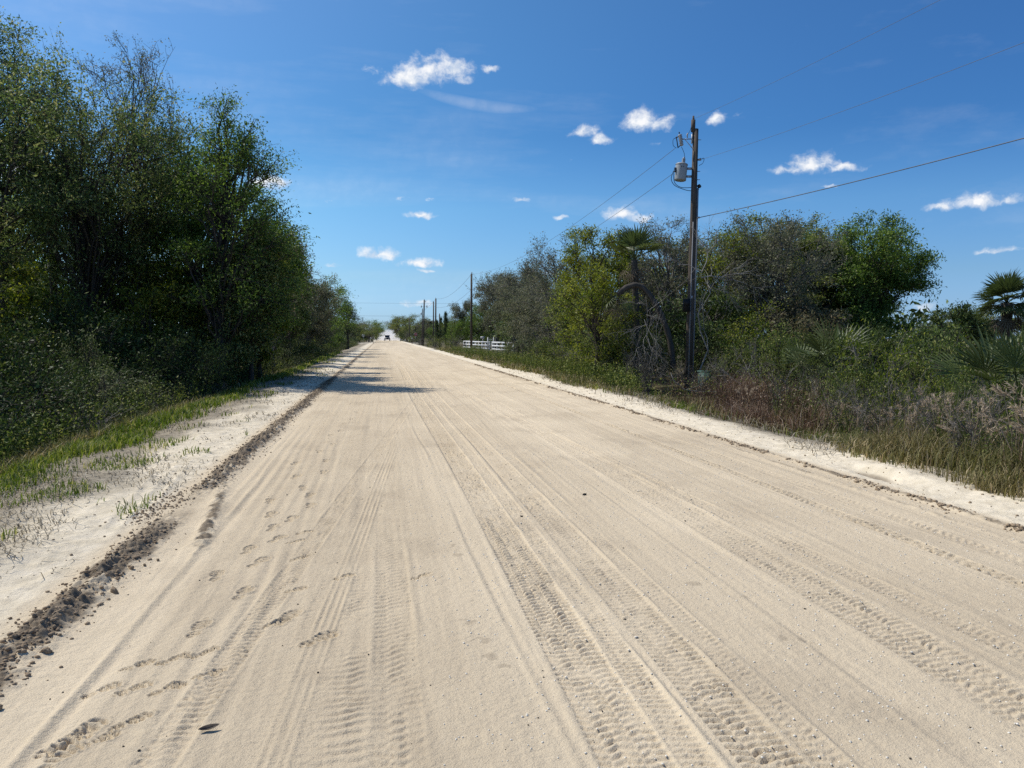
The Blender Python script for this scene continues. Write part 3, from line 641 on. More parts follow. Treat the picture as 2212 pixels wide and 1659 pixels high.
def put(kind, label, px, zc, top_py, wpx, group=None, rz=None):
    P = PT[kind]; p = place(px, zc); H = (hgt(px, top_py, zc) - p.z) * (1.08 if zc > 20 else 1.22); W = wid(wpx, zc) * 1.15
    return put_at(kind, label, p, H, W, group, rz)
def put_at(kind, label, p, H, W, group=None, rz=None):
    P = PT[kind]
    if P['first'] is None:
        P['first'] = e = tree(NM[kind][0], label, NM[kind][1], p, P['me'], P['wm'], P['lm'], group or GRP[kind], parts=('trunk', 'crown') if NM[kind][1] != 'bush' else ('stem', 'foliage'))
    else:
        e = copy_tree(P['first']); e.location = p; e['label'] = label; e['group'] = group or GRP[kind]
    e.rotation_euler = (0, 0, rng.random() * 6.28 if rz is None else rz)
    e.scale = (W / P['W'], W / P['W'], H / P['H'])
    return e

# far trees, left then right, along the road toward the vanishing point
put('mid', 'green tree beyond the side road on the left, nearest the dust', 797, 190, 698, 56)
put('oak', 'dark round-topped tree beyond the side road on the left, edging the gap of sky', 804, 215, 686, 52)
put('grey', 'grey hazy tree beyond the side road on the left', 778, 205, 700, 60)
put('mid', 'tree tapering into the dust left of the distant truck', 812, 300, 703, 32)
put('grey', 'farthest visible tree left of the distant truck', 818, 420, 712, 18)
put('mid', 'faint low tree straight above the distant truck', 838, 900, 717, 22)
put('mid', 'faint tree above the distant truck toward the sky gap', 830, 1100, 718, 18)
put('grey', 'tree fading into dust just right of the distant truck', 853, 380, 706, 34)
put('mid', 'high rounded tree beyond the side road on the right', 879, 235, 678, 72)
put('grey', 'grey overhanging tree beyond the side road on the right, nearest the sky gap', 866, 250, 688, 48)
put('mid', 'rounded tree directly behind the slim far pole on the right', 900, 225, 683, 60)
put('grey', 'low grey tree behind the far pair of poles', 925, 210, 693, 50)
put('oak', 'dark tree behind the far double poles', 950, 200, 692, 46)
for k, (px, zc, top, w) in enumerate([(944, 118, 690, 14), (963, 112, 672, 17), (953, 128, 684, 13)]):
    put('pine', ['young pine just left of the far double poles', 'spiky young pine with the highest tip right of the far double poles', 'young pine between the far double poles and the spiky one'][k], px, zc, top, w)
put('mid', 'green bushy tree right of the spiky young pine', 975, 118, 680, 44)
put('oak', 'dark round tree between the spiky pine and the second pole', 987, 108, 684, 44)
put('grey', 'grey tree just left of the second pole', 1005, 118, 655, 60)
put('mid', 'green tree behind the second pole', 1036, 115, 652, 50)
put('oak', 'dark tree behind the white fence posts', 1040, 108, 650, 60)
put('grey', 'grey tree behind the right end of the white fence', 1075, 105, 618, 90)
put('grey', 'far grey tree glimpsed above the right thicket edge', 1135, 88, 590, 120)

for k_, (px, zc, top, w) in enumerate([(792, 205, 718, 26), (805, 225, 718, 22), (812, 270, 718, 18), (866, 240, 716, 26), (876, 215, 716, 28), (888, 205, 715, 30), (858, 300, 718, 20), (903, 200, 716, 30)]):
    put(('bushA', 'bushD', 'twig')[k_ % 3], 'low roadside brush just beyond the side road', px, zc, top, w, 'low brush beyond the side road')
# background wood on both sides: dense leafy backing seen only between the trunks
def wood_mass(name, label, pts, lm, seed, leaf=.42, per=230):
    r = np.random.default_rng(seed); Ps = []
    for (x, y, h, w) in pts:
        n = int(per * h * w / 20); q = unit(r.normal(size=(n, 3))) * (.55 + .45 * r.random((n, 1)))
        Ps.append(q * np.array([w / 2, w / 2, h / 2]) * (1 + .22 * vn(q[:, 0] * 3 + x, q[:, 2] * 3 + y, 3))[:, None] + np.array([x, y, gz(x, y) + h / 2]))
    P = np.concatenate(Ps); P[:, 2] = np.maximum(P[:, 2], zb(P[:, 0], P[:, 1]) + .05)
    V, F, rn = leaf_cards(P, leaf, .5, .1, .5, r)
    return tag(link(name, mesh_np(name, V, [F], rnd=rn), M[lm]), label, 'wood', None, 'stuff')
def rows(side, x0, x1, y0, y1, n, h0, h1, seed):
    r = np.random.default_rng(seed); o = []
    for i in range(n):
        y = y0 + (y1 - y0) * (i + r.random() * .8) / n; x = side * (x0 + (x1 - x0) * r.random()); o.append((x, y, h0 + (h1 - h0) * r.random(), 5 + 4 * r.random()))
    return o
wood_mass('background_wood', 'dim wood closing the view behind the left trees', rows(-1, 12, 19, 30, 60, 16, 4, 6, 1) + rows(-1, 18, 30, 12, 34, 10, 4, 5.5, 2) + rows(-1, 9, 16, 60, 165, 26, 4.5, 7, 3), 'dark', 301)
wood_mass('background_wood', 'hazy wood on the left beyond the side road', rows(-1, 7, 22, 205, 700, 60, 5, 7.5, 4), 'shrub', 302, .8, 80)
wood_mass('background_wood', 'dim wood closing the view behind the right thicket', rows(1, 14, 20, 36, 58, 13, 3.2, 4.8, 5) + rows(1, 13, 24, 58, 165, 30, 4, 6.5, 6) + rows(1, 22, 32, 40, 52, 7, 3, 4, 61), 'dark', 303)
wood_mass('background_wood', 'hazy wood on the right beyond the side road', rows(1, 12, 28, 205, 700, 60, 5, 8, 7), 'shrub', 304, .8, 80)
wood_mass('background_wood', 'low distant treeline on the right horizon', rows(1, 50, 75, 55, 95, 16, 3, 4.2, 8) + rows(1, 42, 70, -5, 55, 26, 2.2, 3.6, 9) + rows(1, 26, 40, 6, 34, 14, .9, 1.7, 10), 'dusty', 305, .5, 160)

# ------------------------------------------------------------------ shrubs along the left ditch
r = np.random.default_rng(5)
def fr(kind, label, x, y, H, W, group=None): return put_at(kind, label, Vector((x, y, gz(x, y) - .03)), H, W, group)
LB = 'pale-leaved bushes lit in the left ditch'
fr('bushB', 'largest pale-leaved bush catching the light in the left ditch', -5.8, 16.0, 1.5, 2.2, LB)
fr('bushB', 'pale-leaved bush in the left ditch below the yellow-green sapling', -5.9, 18.2, 1.5, 2.2, LB)
fr('bushB', 'narrow pale-leaved bush rising against the thick grey trunk', -6.7, 18.8, 2.2, 1.1, LB)
fr('bushA', 'light green weedy bush low on the left verge past the road shadow', -5.4, 31, 1.5, 2.2, LB)
fr('bushA', 'light green weedy bush on the left verge farther along past the road shadow', -5.3, 35, 1.5, 2.4, LB)
fr('bushB', 'pale weedy bush on the left verge below the black-green oak', -5.2, 40, 1.4, 2.6, LB)
for i, y in enumerate(np.linspace(8.6, 30, 15)):
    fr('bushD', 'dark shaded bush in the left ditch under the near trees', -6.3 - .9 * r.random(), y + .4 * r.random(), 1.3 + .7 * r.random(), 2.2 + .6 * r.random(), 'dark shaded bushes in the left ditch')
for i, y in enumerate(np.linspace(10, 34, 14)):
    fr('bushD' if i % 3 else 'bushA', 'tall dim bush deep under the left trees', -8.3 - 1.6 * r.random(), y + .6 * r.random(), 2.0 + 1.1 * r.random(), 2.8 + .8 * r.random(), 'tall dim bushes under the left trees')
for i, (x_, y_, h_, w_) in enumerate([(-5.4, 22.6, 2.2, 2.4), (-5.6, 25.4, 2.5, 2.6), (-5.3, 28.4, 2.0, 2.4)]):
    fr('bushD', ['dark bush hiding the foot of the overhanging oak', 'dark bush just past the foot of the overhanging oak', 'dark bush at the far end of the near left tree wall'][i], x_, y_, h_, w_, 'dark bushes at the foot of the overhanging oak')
for i, y in enumerate(np.linspace(9.5, 24, 7)):
    fr('twig', 'tangle of bare stems low in the left ditch', -5.25 - .5 * r.random(), y + .5 * r.random(), .7 + .4 * r.random(), 1.5 + .5 * r.random(), 'tangles of bare stems in the left ditch')
for i, y in enumerate(np.linspace(44, 160, 22)):
    fr(('bushA', 'bushD', 'bushB')[i % 3], 'roadside bush on the left beyond the near tree wall', -5.6 - 1.2 * r.random(), y + 1.5 * r.random(), 1.4 + .9 * r.random(), 2.6 + 1.3 * r.random(), 'bushes along the left verge beyond the near trees')
for i, y in enumerate(np.linspace(46, 160, 15)):
    fr('bushD', 'dark bush deep behind the left verge beyond the near tree wall', -8.3 - 1.5 * r.random(), y + 2 * r.random(), 2.4 + 1 * r.random(), 3.6 + 1.2 * r.random(), 'dark bushes behind the left verge')
for k_, (x_, y_, w_, h_) in enumerate([(-12.4, 17.0, 5.5, 9.6), (-11.3, 13.6, 5.5, 8.8), (-10.6, 10.8, 5, 8.2), (-14.2, 20.5, 6, 10.4)]):  # oaks added past the left frame edge to cast shade on the ditch bushes
    put_at('oak', 'dark oak added beside the camera to shade the left ditch', Vector((x_, y_, gz(x_, y_))), h_, w_, 'oaks added to shade the left ditch')

# shrubs on the right
for k_, (px, zc, top, w) in enumerate([(1780, 14.5, 850, 110), (1850, 13, 860, 120), (1920, 12, 875, 120), (1990, 11, 880, 130), (2060, 10, 890, 130), (2130, 9.2, 900, 140), (1700, 16, 830, 110), (2190, 9.5, 880, 130)]):
    put('twig', 'bare brown twigs tangled in the tall weeds in front of the right bushes', px, zc, top, w, 'bare brown twigs in the right weeds')
for k_, (px, zc, top, w, kd, lab) in enumerate([(1960, 13.0, 812, 130, 'bushS', 'yellow-green bush close behind the upright pale plumes'), (1850, 15.0, 800, 130, 'bushA', 'green bush low before the large pale palmetto'), (2090, 11.0, 835, 120, 'bushA', 'green bush close behind the reddish plumes'),
        (1760, 17.5, 790, 120, 'bushB', 'grey-green bush between the brown weeds and the large pale palmetto'), (2200, 10.0, 870, 130, 'bushS', 'yellow-green bush at the right edge below the palmettos'), (2010, 17, 740, 150, 'bushS', 'tall yellow-green bush right of the bright green bush'), (1740, 22, 730, 150, 'bushA', 'leafy bush behind the rounded green bush')]):
    put(kd, lab, px, zc, top, w, 'bushes among the tall weeds on the right')
RB = 'bushes among the tall weeds on the right'
put('bushA', 'rounded green bush before the broad dark oak, left of the pale palmetto', 1690, 19, 735, 130, RB)
put('bushS', 'bright green bush in the tall weeds right of the pale palmetto', 1905, 15.5, 735, 170, RB)
put('bushA', 'dense green bush in the weeds below the dark mounded evergreen', 2030, 15.0, 748, 165, RB)
put('bushA', 'dark green bush low in the weeds at the right edge', 2175, 12.0, 830, 160, RB)
put('bushS', 'small green bush in the weeds below the small white building', 2110, 13.0, 800, 120, RB)
put('bushD', 'dark bush behind the bright green bush in the right weeds', 1830, 19, 745, 160, RB)
put('bushD', 'dark bush right behind the dense green bush at the right', 1990, 18, 735, 170, RB)
put('bushA', 'green bush behind the palmetto at the right edge', 2240, 15.5, 790, 150, RB)
put('bushA', 'shaded bush between the green utility box and the rounded green bush', 1600, 23.5, 735, 110, RB)
put('bushS', 'yellow-green bush close left of the green utility box', 1350, 26.5, 700, 110, RB)
put('bushA', 'leafy green bush below the low draping yellow-green tree', 1290, 30, 715, 110, RB)
put('bushS', 'yellow-green bush on the verge left of the draping tree', 1225, 36, 735, 90, RB)
put('bushA', 'green bush on the verge below the brown-grey low oak', 1180, 43, 735, 90, RB)
put('bushB', 'olive bush on the verge below the round bush tree', 1130, 50, 742, 90, RB)
put('bushD', 'dark bush tucked under the arched palm trunk', 1400, 26.5, 715, 120, RB)
put('bushD', 'dark bush behind the green utility box', 1490, 27, 715, 140, RB)
put('bushD', 'dark bush at the foot of the twiggy brown-grey tree', 1650, 28, 725, 160, RB)
put('bushD', 'dark bush at the foot of the broad dark oak', 1790, 29, 715, 170, RB)
put('bushD', 'second dark bush at the foot of the broad dark oak, toward the evergreen', 1910, 28, 715, 170, RB)
put('bushD', 'dark bush behind the draping yellow-green tree', 1330, 33, 705, 150, RB)
put('bushB', 'yellow-green bush below the far double poles', 950, 118, 725, 36)
put('bushS', 'bright bush right of the far double poles', 938, 112, 728, 30)
for i, (px, zc, top, w) in enumerate([(975, 100, 727, 34), (990, 96, 731, 40), (1030, 80, 745, 30), (905, 150, 726, 26), (890, 165, 727, 24), (925, 135, 727, 30)]):
    put('twig' if i % 2 else 'bushA', 'low brush on the right verge short of the side road', px, zc, top, w, 'low brush on the far right verge')
for i, (px, zc, top, w) in enumerate([(1450, 24.3, 790, 60), (1405, 24.5, 770, 70), (1575, 22.5, 770, 80), (1635, 20.5, 760, 90), (1520, 22.5, 800, 60), (1385, 25, 740, 80)]):
    put('twig', ['bare twiggy brush just left of the green utility box', 'bare twiggy brush under the arched palm trunk', 'bare twiggy brush right of the green utility box', 'bare twiggy brush at the edge of the brown dead weeds', 'low bare brush at the foot of the green utility box', 'grey bare brush before the dark bush under the palm'][i], px, zc, top, w, 'bare twiggy brush in the right thicket')

# ------------------------------------------------------------------ fan palms
def fan_mesh(r, n, rad, spread=2.9, droop=.25, w=.03, fold=.25):
    """one fan leaf in local space: petiole tip at origin, pointing +X, lying in XY, normal +Z"""
    an = np.linspace(-spread / 2, spread / 2, n) + r.normal(size=n) * .03
    V = []; F = []
    for i, a in enumerate(an):
        L_ = rad * (.78 + .28 * math.cos(a * .8)) * (.9 + .18 * r.random())
        d = np.array([math.cos(a), math.sin(a), 0]); s = np.array([-math.sin(a), math.cos(a), 0]); up_ = np.array([0, 0, 1.])
        fo = fold * abs(a); dr = droop * (.6 + .8 * r.random())
        pts = [(.03, .004), (.5, w), (.78, w * .75), (1.0, .003)]
        base = len(V)
        for f, ww in pts:
            z = fo * .3 * f * L_ - dr * L_ * max(0, f - .45) ** 2 * 2.2
            for sg in (-1, 1): V.append(d * f * L_ + s * sg * ww * .5 * (L_ / .6) + up_ * (z + sg * .0))
            V.append(d * f * L_ + up_ * (z - ww * .35))
        for k in range(3):
            b = base + 3 * k
            F.append((b, b + 2, b + 5, b + 3)); F.append((b + 2, b + 1, b + 4, b + 5))
    return np.array(V), np.array(F)
def palm_crown(seed, n, pet, rad, el0, el1, mirror=True, dead=0, w=.03, nb=26, droop=.25, az=None):
    r = np.random.default_rng(seed); lv, lf, rv = [], [], []; pv = []; n0 = 0; tp = []; tr = []
    for i in range(n):
        a = (i * 2.39996 + r.random() * .5) if az is None else az[i % len(az)] + r.normal() * .15
        e = el0 + (el1 - el0) * ((i + .5) / n) + r.normal() * .08
        d = np.array([math.cos(a) * math.cos(e), math.sin(a) * math.cos(e), math.sin(e)])
        L_ = pet * (.8 + .4 * r.random()); tip = d * L_ + np.array([0, 0, -.12 * L_ * math.cos(e)])
        tp.append(np.stack([d * L_ * .02, d * L_ * .5 + np.array([0, 0, .03 * L_]), tip])); tr.append([.014, .011, .008])
        V, F = fan_mesh(r, nb, rad * (.85 + .3 * r.random()), w=w, droop=droop)
        x = unit(d * 1.0 + np.array([0, 0, -.25])); y = unit(np.cross(np.array([0, 0, 1.]) + r.normal(size=3) * .25, x)); z = np.cross(x, y)
        V = V @ np.stack([x, y, z]) + tip
        lv.append(V); lf.append(F + n0); n0 += len(V); rv.append(np.repeat(r.random(), len(V)) * .5 + .5 * r.random(len(V)) * .3 + .1)
    TV, TF = tubes(np.array(tp), np.array(tr), 4)
    return mesh_np('fronds', np.concatenate(lv), [np.concatenate(lf)], rnd=np.concatenate(rv)), mesh_np('petioles', TV, [TF], smooth=True)
def palm(name, label, base, path, r0, crown_args, cat='palm', group=None, skirt=None):
    e = empty(name, base); tag(e, label, cat, group)
    if path is not None:
        P = np.array(path); K = len(P); mb = MB(); t = np.linspace(0, 1, (K - 1) * 5 + 1) * (K - 1); i = np.minimum(t.astype(int), K - 2); f = (t - i)[:, None]
        Pm = P[np.maximum(i - 1, 0)]; P0 = P[i]; P1 = P[i + 1]; P2 = P[np.minimum(i + 2, K - 1)]
        Q = .5 * ((2 * P0) + (-Pm + P1) * f + (2 * Pm - 5 * P0 + 4 * P1 - P2) * f ** 2 + (-Pm + 3 * P0 - 3 * P1 + P2) * f ** 3)
        mb.tube(Q, r0 * (1 + .12 * np.sin(np.arange(len(Q)) * 2.1)), 12); mb.build('trunk', M['bark_dark'], e, True); top = Vector(Q[-1])
    else: top = Vector((0, 0, .1))
    fm, pm = palm_crown(**crown_args)
    a = link('fronds', fm, M['palm'], e); b = link('petioles', pm, M['palm'], e); a.location = top; b.location = top
    if skirt:
        fm, pm = palm_crown(**skirt); c = link('dead_fronds', fm, M['palmdead'], e); c.location = top - Vector((0, 0, .12)); b2 = link('dead_petioles', pm, M['palmdead'], e); b2.location = c.location
    return e
# upright palm in the thicket
p = place(1372, 26.5); H = hgt(1368, 562, 26.5) - p.z
palm('cabbage_palm', 'slim cabbage palm whose stiff fan crown tops the right thicket', p, [(0, 0, -.2), (.06, 0, H * .35), (.02, .05, H * .7), (-.05, 0, H)], .11, dict(seed=401, n=13, pet=.5, rad=.62, el0=.55, el1=1.5, w=.042, nb=24, droop=.12),
     skirt=dict(seed=402, n=10, pet=.35, rad=.5, el0=-1.4, el1=-.5, w=.02, nb=10, droop=.7))
# palm trunk arching over to the left
pA = at(1445, 726, 25.6); bz = gz(pA.x, pA.y); pA.z = bz
path = [Vector(at(px, py, 25.6)) - pA for px, py in ((1455, 795), (1447, 735), (1428, 680), (1405, 640), (1380, 617), (1352, 622), (1335, 636))]
palm('arched_palm', 'leaning palm with a bare trunk arched like a hook left of the utility pole', pA, [tuple(v) for v in path], .095, dict(seed=403, n=7, pet=.35, rad=.4, el0=-1.2, el1=-.2, w=.03, nb=12, droop=.6),
     skirt=dict(seed=404, n=6, pet=.3, rad=.5, el0=-1.5, el1=-1.0, w=.02, nb=9, droop=.7))
# sabal at the right edge
p = place(2172, 24); H = hgt(2172, 655, 24) - p.z
palm('cabbage_palm', 'full round fan palm standing at the right edge of the view', p, [(0, 0, -.2), (.03, 0, H * .5), (0, 0, H)], .16, dict(seed=405, n=30, pet=.42, rad=.62, el0=-.5, el1=1.5, w=.04, nb=24, droop=.2),
     skirt=dict(seed=406, n=14, pet=.45, rad=.5, el0=-1.4, el1=-.7, w=.03, nb=14, droop=.5))
PG = 'saw palmettos in the right weeds'
for k, (px, zc, py, n, lab) in enumerate([(1795, 17.0, 722, 8, 'large pale saw palmetto fanning above the weeds before the broad dark oak'),
                                        (2150, 12.2, 770, 5, 'bright saw palmetto at the right edge in front of the small white building'),
                                        (2205, 11.5, 770, 5, 'saw palmetto half cut off by the right edge of the view'),
                                        (1860, 18.5, 735, 4, 'smaller saw palmetto right behind the large pale one'),
                                        (1735, 18.0, 775, 3, 'low saw palmetto left of the large pale one')]):
    p = place(px, zc); top = hgt(px, py, zc) - p.z
    palm('saw_palmetto', lab, p, [(0, 0, -.1), (.05, 0, top * .4), (.02, .02, top * .62)], .06, dict(seed=420 + k, n=n + 2, pet=.5, rad=.60, el0=.45, el1=1.45, w=.036, nb=17, droop=.12), 'palmetto', PG,
         skirt=dict(seed=440 + k, n=5, pet=.3, rad=.4, el0=-1.0, el1=-.2, w=.03, nb=12, droop=.6))
p = place(150, 22.5)
palm('saw_palmetto', 'dim saw palmetto under the left trees beside the thick grey trunk', p, [(0, 0, -.1), (0, 0, .9)], .06, dict(seed=450, n=10, pet=.4, rad=.55, el0=.2, el1=1.3, w=.034, nb=20, droop=.15), 'palmetto')
p = place(120, 29); H = hgt(115, 430, 29) - p.z
palm('cabbage_palm', 'dim fan palm deep among the left trees above the pale palmetto', p, [(0, 0, -.2), (0, 0, H * .5), (.1, 0, H)], .14, dict(seed=451, n=18, pet=.6, rad=.7, el0=-.3, el1=1.4, w=.04, nb=22, droop=.25))

# ------------------------------------------------------------------ dead bleached branches right of the pole
def dead_tree(name, label, base, spec, group=None, depth=2, seed=1):
    r = np.random.default_rng(seed); mb = MB()
    def br_(a, b, r0, lvl):
        a = np.array(a, float); b = np.array(b, float); ln = np.linalg.norm(b - a); K = 6
        t = np.linspace(0, 1, K)[:, None]; P = a * (1 - t) + b * t; P[1:-1] += r.normal(size=(K - 2, 3)) * ln * .025
        mb.tube(P, list(r0 * np.linspace(1, .22, K)), 5, cap=False)
        if lvl > 0:
            for q in range(5 if lvl > 1 else 4):
                f = .3 + .65 * r.random(); s = P[int(f * (K - 1))]; d = unit((b - a) / ln + r.normal(size=3) * .5)
                br_(s, s + d * ln * (.35 + .3 * r.random()), r0 * .5, lvl - 1)
    for a, b, r0 in spec: br_(a, b, r0, depth)
    e = empty(name, base); tag(e, label, 'dead tree', group); mb.build('branches', M['bleached'], e, True); return e
b0 = at(1530, 726, 24.5); b0.z = gz(b0.x, b0.y)
S = lambda px, py, zc=24.5: tuple(Vector(at(px, py, zc)) - b0)
dead_tree('dead_tree', 'bleached leafless branches sprawling right of the tall utility pole', b0, [(S(1512, 800, 25.2), S(1520, 590, 25.2), .03), (S(1515, 600), S(1610, 590), .022), (S(1515, 590), S(1560, 480, 25), .018), (S(1540, 600), S(1600, 665), .014), (S(1545, 595), S(1650, 625), .014), (S(1520, 610), S(1590, 640), .012), (S(1515, 585), S(1440, 555, 24.8), .014), (S(1600, 590), S(1660, 600), .010), (S(1560, 600), S(1620, 560), .010)], seed=3)
b0 = at(1430, 726, 25.0); b0.z = gz(b0.x, b0.y)
dead_tree('dead_tree', 'grey leafless snag hanging over the dark hollow left of the green box', b0, [(S(1408, 840, 25), S(1395, 640, 25), .016), (S(1398, 700, 25), S(1340, 725, 24.6), .010), (S(1400, 730, 25), S(1440, 795, 24.4), .010), (S(1396, 660, 25), S(1345, 650, 24.6), .010), (S(1392, 690, 25), S(1425, 760, 24.4), .009), (S(1398, 720, 25), S(1365, 780, 24.4), .009), (S(1398, 760, 25), S(1430, 815, 24.4), .008), (S(1396, 680, 25), S(1430, 690, 24.6), .008)], seed=4)
b0 = at(1660, 726, 19.5); b0.z = gz(b0.x, b0.y)
dead_tree('dead_tree', 'spray of bare grey stems rising from the brown dead weeds', b0, [(S(1640, 850, 19.5), S(1600, 770, 20), .014), (S(1650, 850, 19.5), S(1640, 765, 20), .012), (S(1665, 850, 19.5), S(1675, 765, 20), .012), (S(1630, 850, 19.5), S(1560, 800, 20), .012)], seed=5, depth=1)
# fallen branch in front of the box
mb = MB(); Pz = [gnd(px, py, .02) for px, py in ((1445, 790), (1455, 815), (1475, 838), (1510, 846), (1545, 850), (1570, 858))]
Pz = [gnd(px, 852, 0) + Vector((0, 0, hh)) for px, hh in ((1448, .6), (1456, .36), (1480, .12), (1512, .07), (1548, .06), (1575, .02))]
mb.tube([tuple(v) for v in Pz], [.012, .02, .024, .022, .018, .008], 6)
mb.tube([tuple(Pz[2]), tuple(Pz[2] + Vector((.3, -.1, .1))), tuple(Pz[2] + Vector((.55, -.12, .22)))], [.014, .01, .004], 5)
tag(mb.build('fallen_branch', M['bleached'], None, True), 'pale fallen branch curving across the ground before the green utility box', 'branch')

# ------------------------------------------------------------------ grasses
def blades(P, h, w, bend, r, lean=None):
    n = len(P); a = r.random(n) * 6.283; d = np.column_stack([np.cos(a), np.sin(a), np.zeros(n)]); s = np.column_stack([-np.sin(a), np.cos(a), np.zeros(n)])
    h = h[:, None]; w = w[:, None]; b = (bend * (.3 + r.random(n)))[:, None]; up_ = np.array([0, 0, 1.])
    p1 = P + up_ * h * .55 + d * h * b * .3; p2 = P + up_ * h * (1 - .35 * np.minimum(b, 1.2)) + d * h * b
    V = np.stack([P - s * w * .5, P + s * w * .5, p1 + s * w * .42, p1 - s * w * .42, p2], 1).reshape(-1, 3)
    i = np.arange(n)[:, None] * 5
    return V, [i + np.array([[0, 1, 2, 3]]), i + np.array([[3, 2, 4]])], np.repeat(r.random(n), 5)
def grass(name, label, x, y, h, w, bend, mat, seed, cat='grass'):
    r = np.random.default_rng(seed); z = zfv(x, y) - .01
    V, F, rn = blades(np.column_stack([x, y, z]), h * (.5 + .8 * r.random(len(x))), w, bend, r)
    return tag(link(name, mesh_np(name, V, F, rnd=rn), M[mat]), label, cat, None, 'stuff')
def scatter(n, x0, x1, y0, y1, r, k=1.6, dens=None):
    u = r.random(n); y = (y0 ** (1 - k) + u * (y1 ** (1 - k) - y0 ** (1 - k))) ** (1 / (1 - k)); x = x0 + (x1 - x0) * r.random(n)
    if dens is not None:
        m = r.random(n) < dens(x, y); x = x[m]; y = y[m]
    return x, y
r = np.random.default_rng(77)
ledge = lambda y: -3.55 + .25 * fbm(y * .5, y * 0, 2, 500)
x, y = scatter(70000, -4.9, -3.1, 5.5, 75, r, 1.5, lambda x, y: sst(.10, -.45, x - ledge(y)) * sst(-4.9, -4.4, x) * np.clip(.55 + 1.1 * fbm(x * 1.8, y * .9, 2, 501), .08, 1))
grass('grass', 'bright green grass strip along the left verge', x, y, .13 + .09 * (fbm(x * 2, y * 1.2, 2, 502) + .3) * 1.2 + .0006 * y, .005 + .0009 * y, .6, 'grass', 1)
x, y = scatter(26000, -6.4, -4.4, 6, 60, r, 1.5)
grass('grass', 'shaded rank grass hanging into the left ditch', x, y, .28 + 0 * x, .008 + .0008 * y, .7, 'weed', 2)
x, y = scatter(26000, -3.7, -2.15, 3.2, 60, r, 1.6, lambda x, y: np.clip(2.8 * (fbm(x * 1.6, y * 1.1, 3, 503) - .02 - .35 * sst(-3.2, -2.4, x)), 0, 1) * .8)
grass('grass_tufts', 'thin sprigs of grass scattered over the left sand shoulder', x, y, .075 + .05 * r.random(len(x)), .004 + .0008 * y, .8, 'grass', 3)
x, y = scatter(13000, -4.0, -2.1, 3.2, 40, r, 1.6, lambda x, y: np.clip(.35 + 1.6 * fbm(x * 1.3, y * .9, 2, 504) - .3 * sst(-3, -2.3, x), 0, 1))
grass('dry_litter', 'dry grey straw litter strewn on the left sand shoulder', x, y, .05 + .06 * r.random(len(x)), .004 + .0006 * y, 2.2, 'straw', 4)
def inpx(x, y, lo, hi):
    u = (x * math.cos(YAW) - y * math.sin(YAW)) / (x * math.sin(YAW) + y * math.cos(YAW)) * 1661 + 1106
    return sst(lo - 25, lo + 25, u) * sst(hi + 25, hi - 25, u)
hollow = lambda x, y: 1 - inpx(x, y, 1370, 1560) * sst(17.5, 19, y) * sst(28, 26, y)
redge = lambda y: 6.08 + .42 * fbm(y * .45, y * 0 + 4, 2, 510)
x, y = scatter(80000, 5.9, 8.2, 5, 90, r, 1.35, lambda x, y: hollow(x, y) * (1 - .85 * inpx(x, y, 1420, 1740) * sst(25, 22, y)) * sst(-.15, .5, x - redge(y)) * np.clip(.6 + 1.0 * fbm(x * 1.4, y * .8, 2, 511), .1, 1))
far_ = sst(12, 26, y)
grass('grass', 'green and straw-coloured grass edging the right shoulder', x, y, (.16 + .30 * sst(0, 1.2, x - redge(y)) * (1 + fbm(x * 1.1, y * .7, 2, 512))) * (1 - .15 * far_), .006 + .0008 * y, .6, 'weed', 5)
x, y = scatter(26000, 6.0, 8.2, 5, 90, r, 1.35, lambda x, y: sst(-.15, .4, x - redge(y)) * np.clip(-.1 + 1.6 * fbm(x * 1.2, y * .6, 2, 513), 0, 1))
grass('grass', 'fresh green grass patches edging the right shoulder', x, y, .16 + .12 * sst(0, 1.2, x - redge(y)), .006 + .0008 * y, .5, 'grass', 6)
x, y = scatter(80000, 6.5, 12.5, 9, 23, r, 1.1, lambda x, y: hollow(x, y) * inpx(x, y, 1420, 1780) * sst(.1, .8, x - redge(y)) * np.clip(.75 + .8 * fbm(x * 1.2, y, 2, 520), .15, 1))
grass('dead_weeds', 'brown dead weeds matted between the green box and the pale palmetto', x, y, .80 * (1 - .5 * inpx(x, y, 1350, 1560)) * (.8 + .6 * fbm(x * .9, y * .9, 2, 521)) * (.4 + .6 * sst(.1, 1.6, x - redge(y))), .011 + 0 * x, .75, 'dry', 7, 'weeds')
x, y = scatter(42000, 6.5, 14, 5.2, 19, r, 1.3, lambda x, y: inpx(x, y, 1690, 2700) * sst(.1, .9, x - redge(y)) * np.clip(.7 + .8 * fbm(x * 1.1, y, 2, 522), .15, 1))
grass('tall_weeds', 'mixed tall green and tan weeds in front of the right bushes', x, y, .74 * np.clip(.7 + .9 * fbm(x * .9, y * .9, 3, 523), .25, 1.6) * (.35 + .65 * sst(.1, 1.3, x - redge(y))), .009 + 0 * x, .65, 'weed', 8, 'weeds')
x, y = scatter(9000, 6.4, 13, 5.2, 17, r, 1.3, lambda x, y: inpx(x, y, 1650, 2700) * sst(.2, .9, x - redge(y)) * np.clip(.35 + 1.5 * fbm(x * 1.1 + 9, y, 2, 524), 0, 1))
grass('dead_weeds', 'tan dry stems mixed through the tall weeds at the right', x, y, .82 * (.6 + .6 * r.random(len(x))), .008 + 0 * x, .5, 'dry', 9, 'weeds')
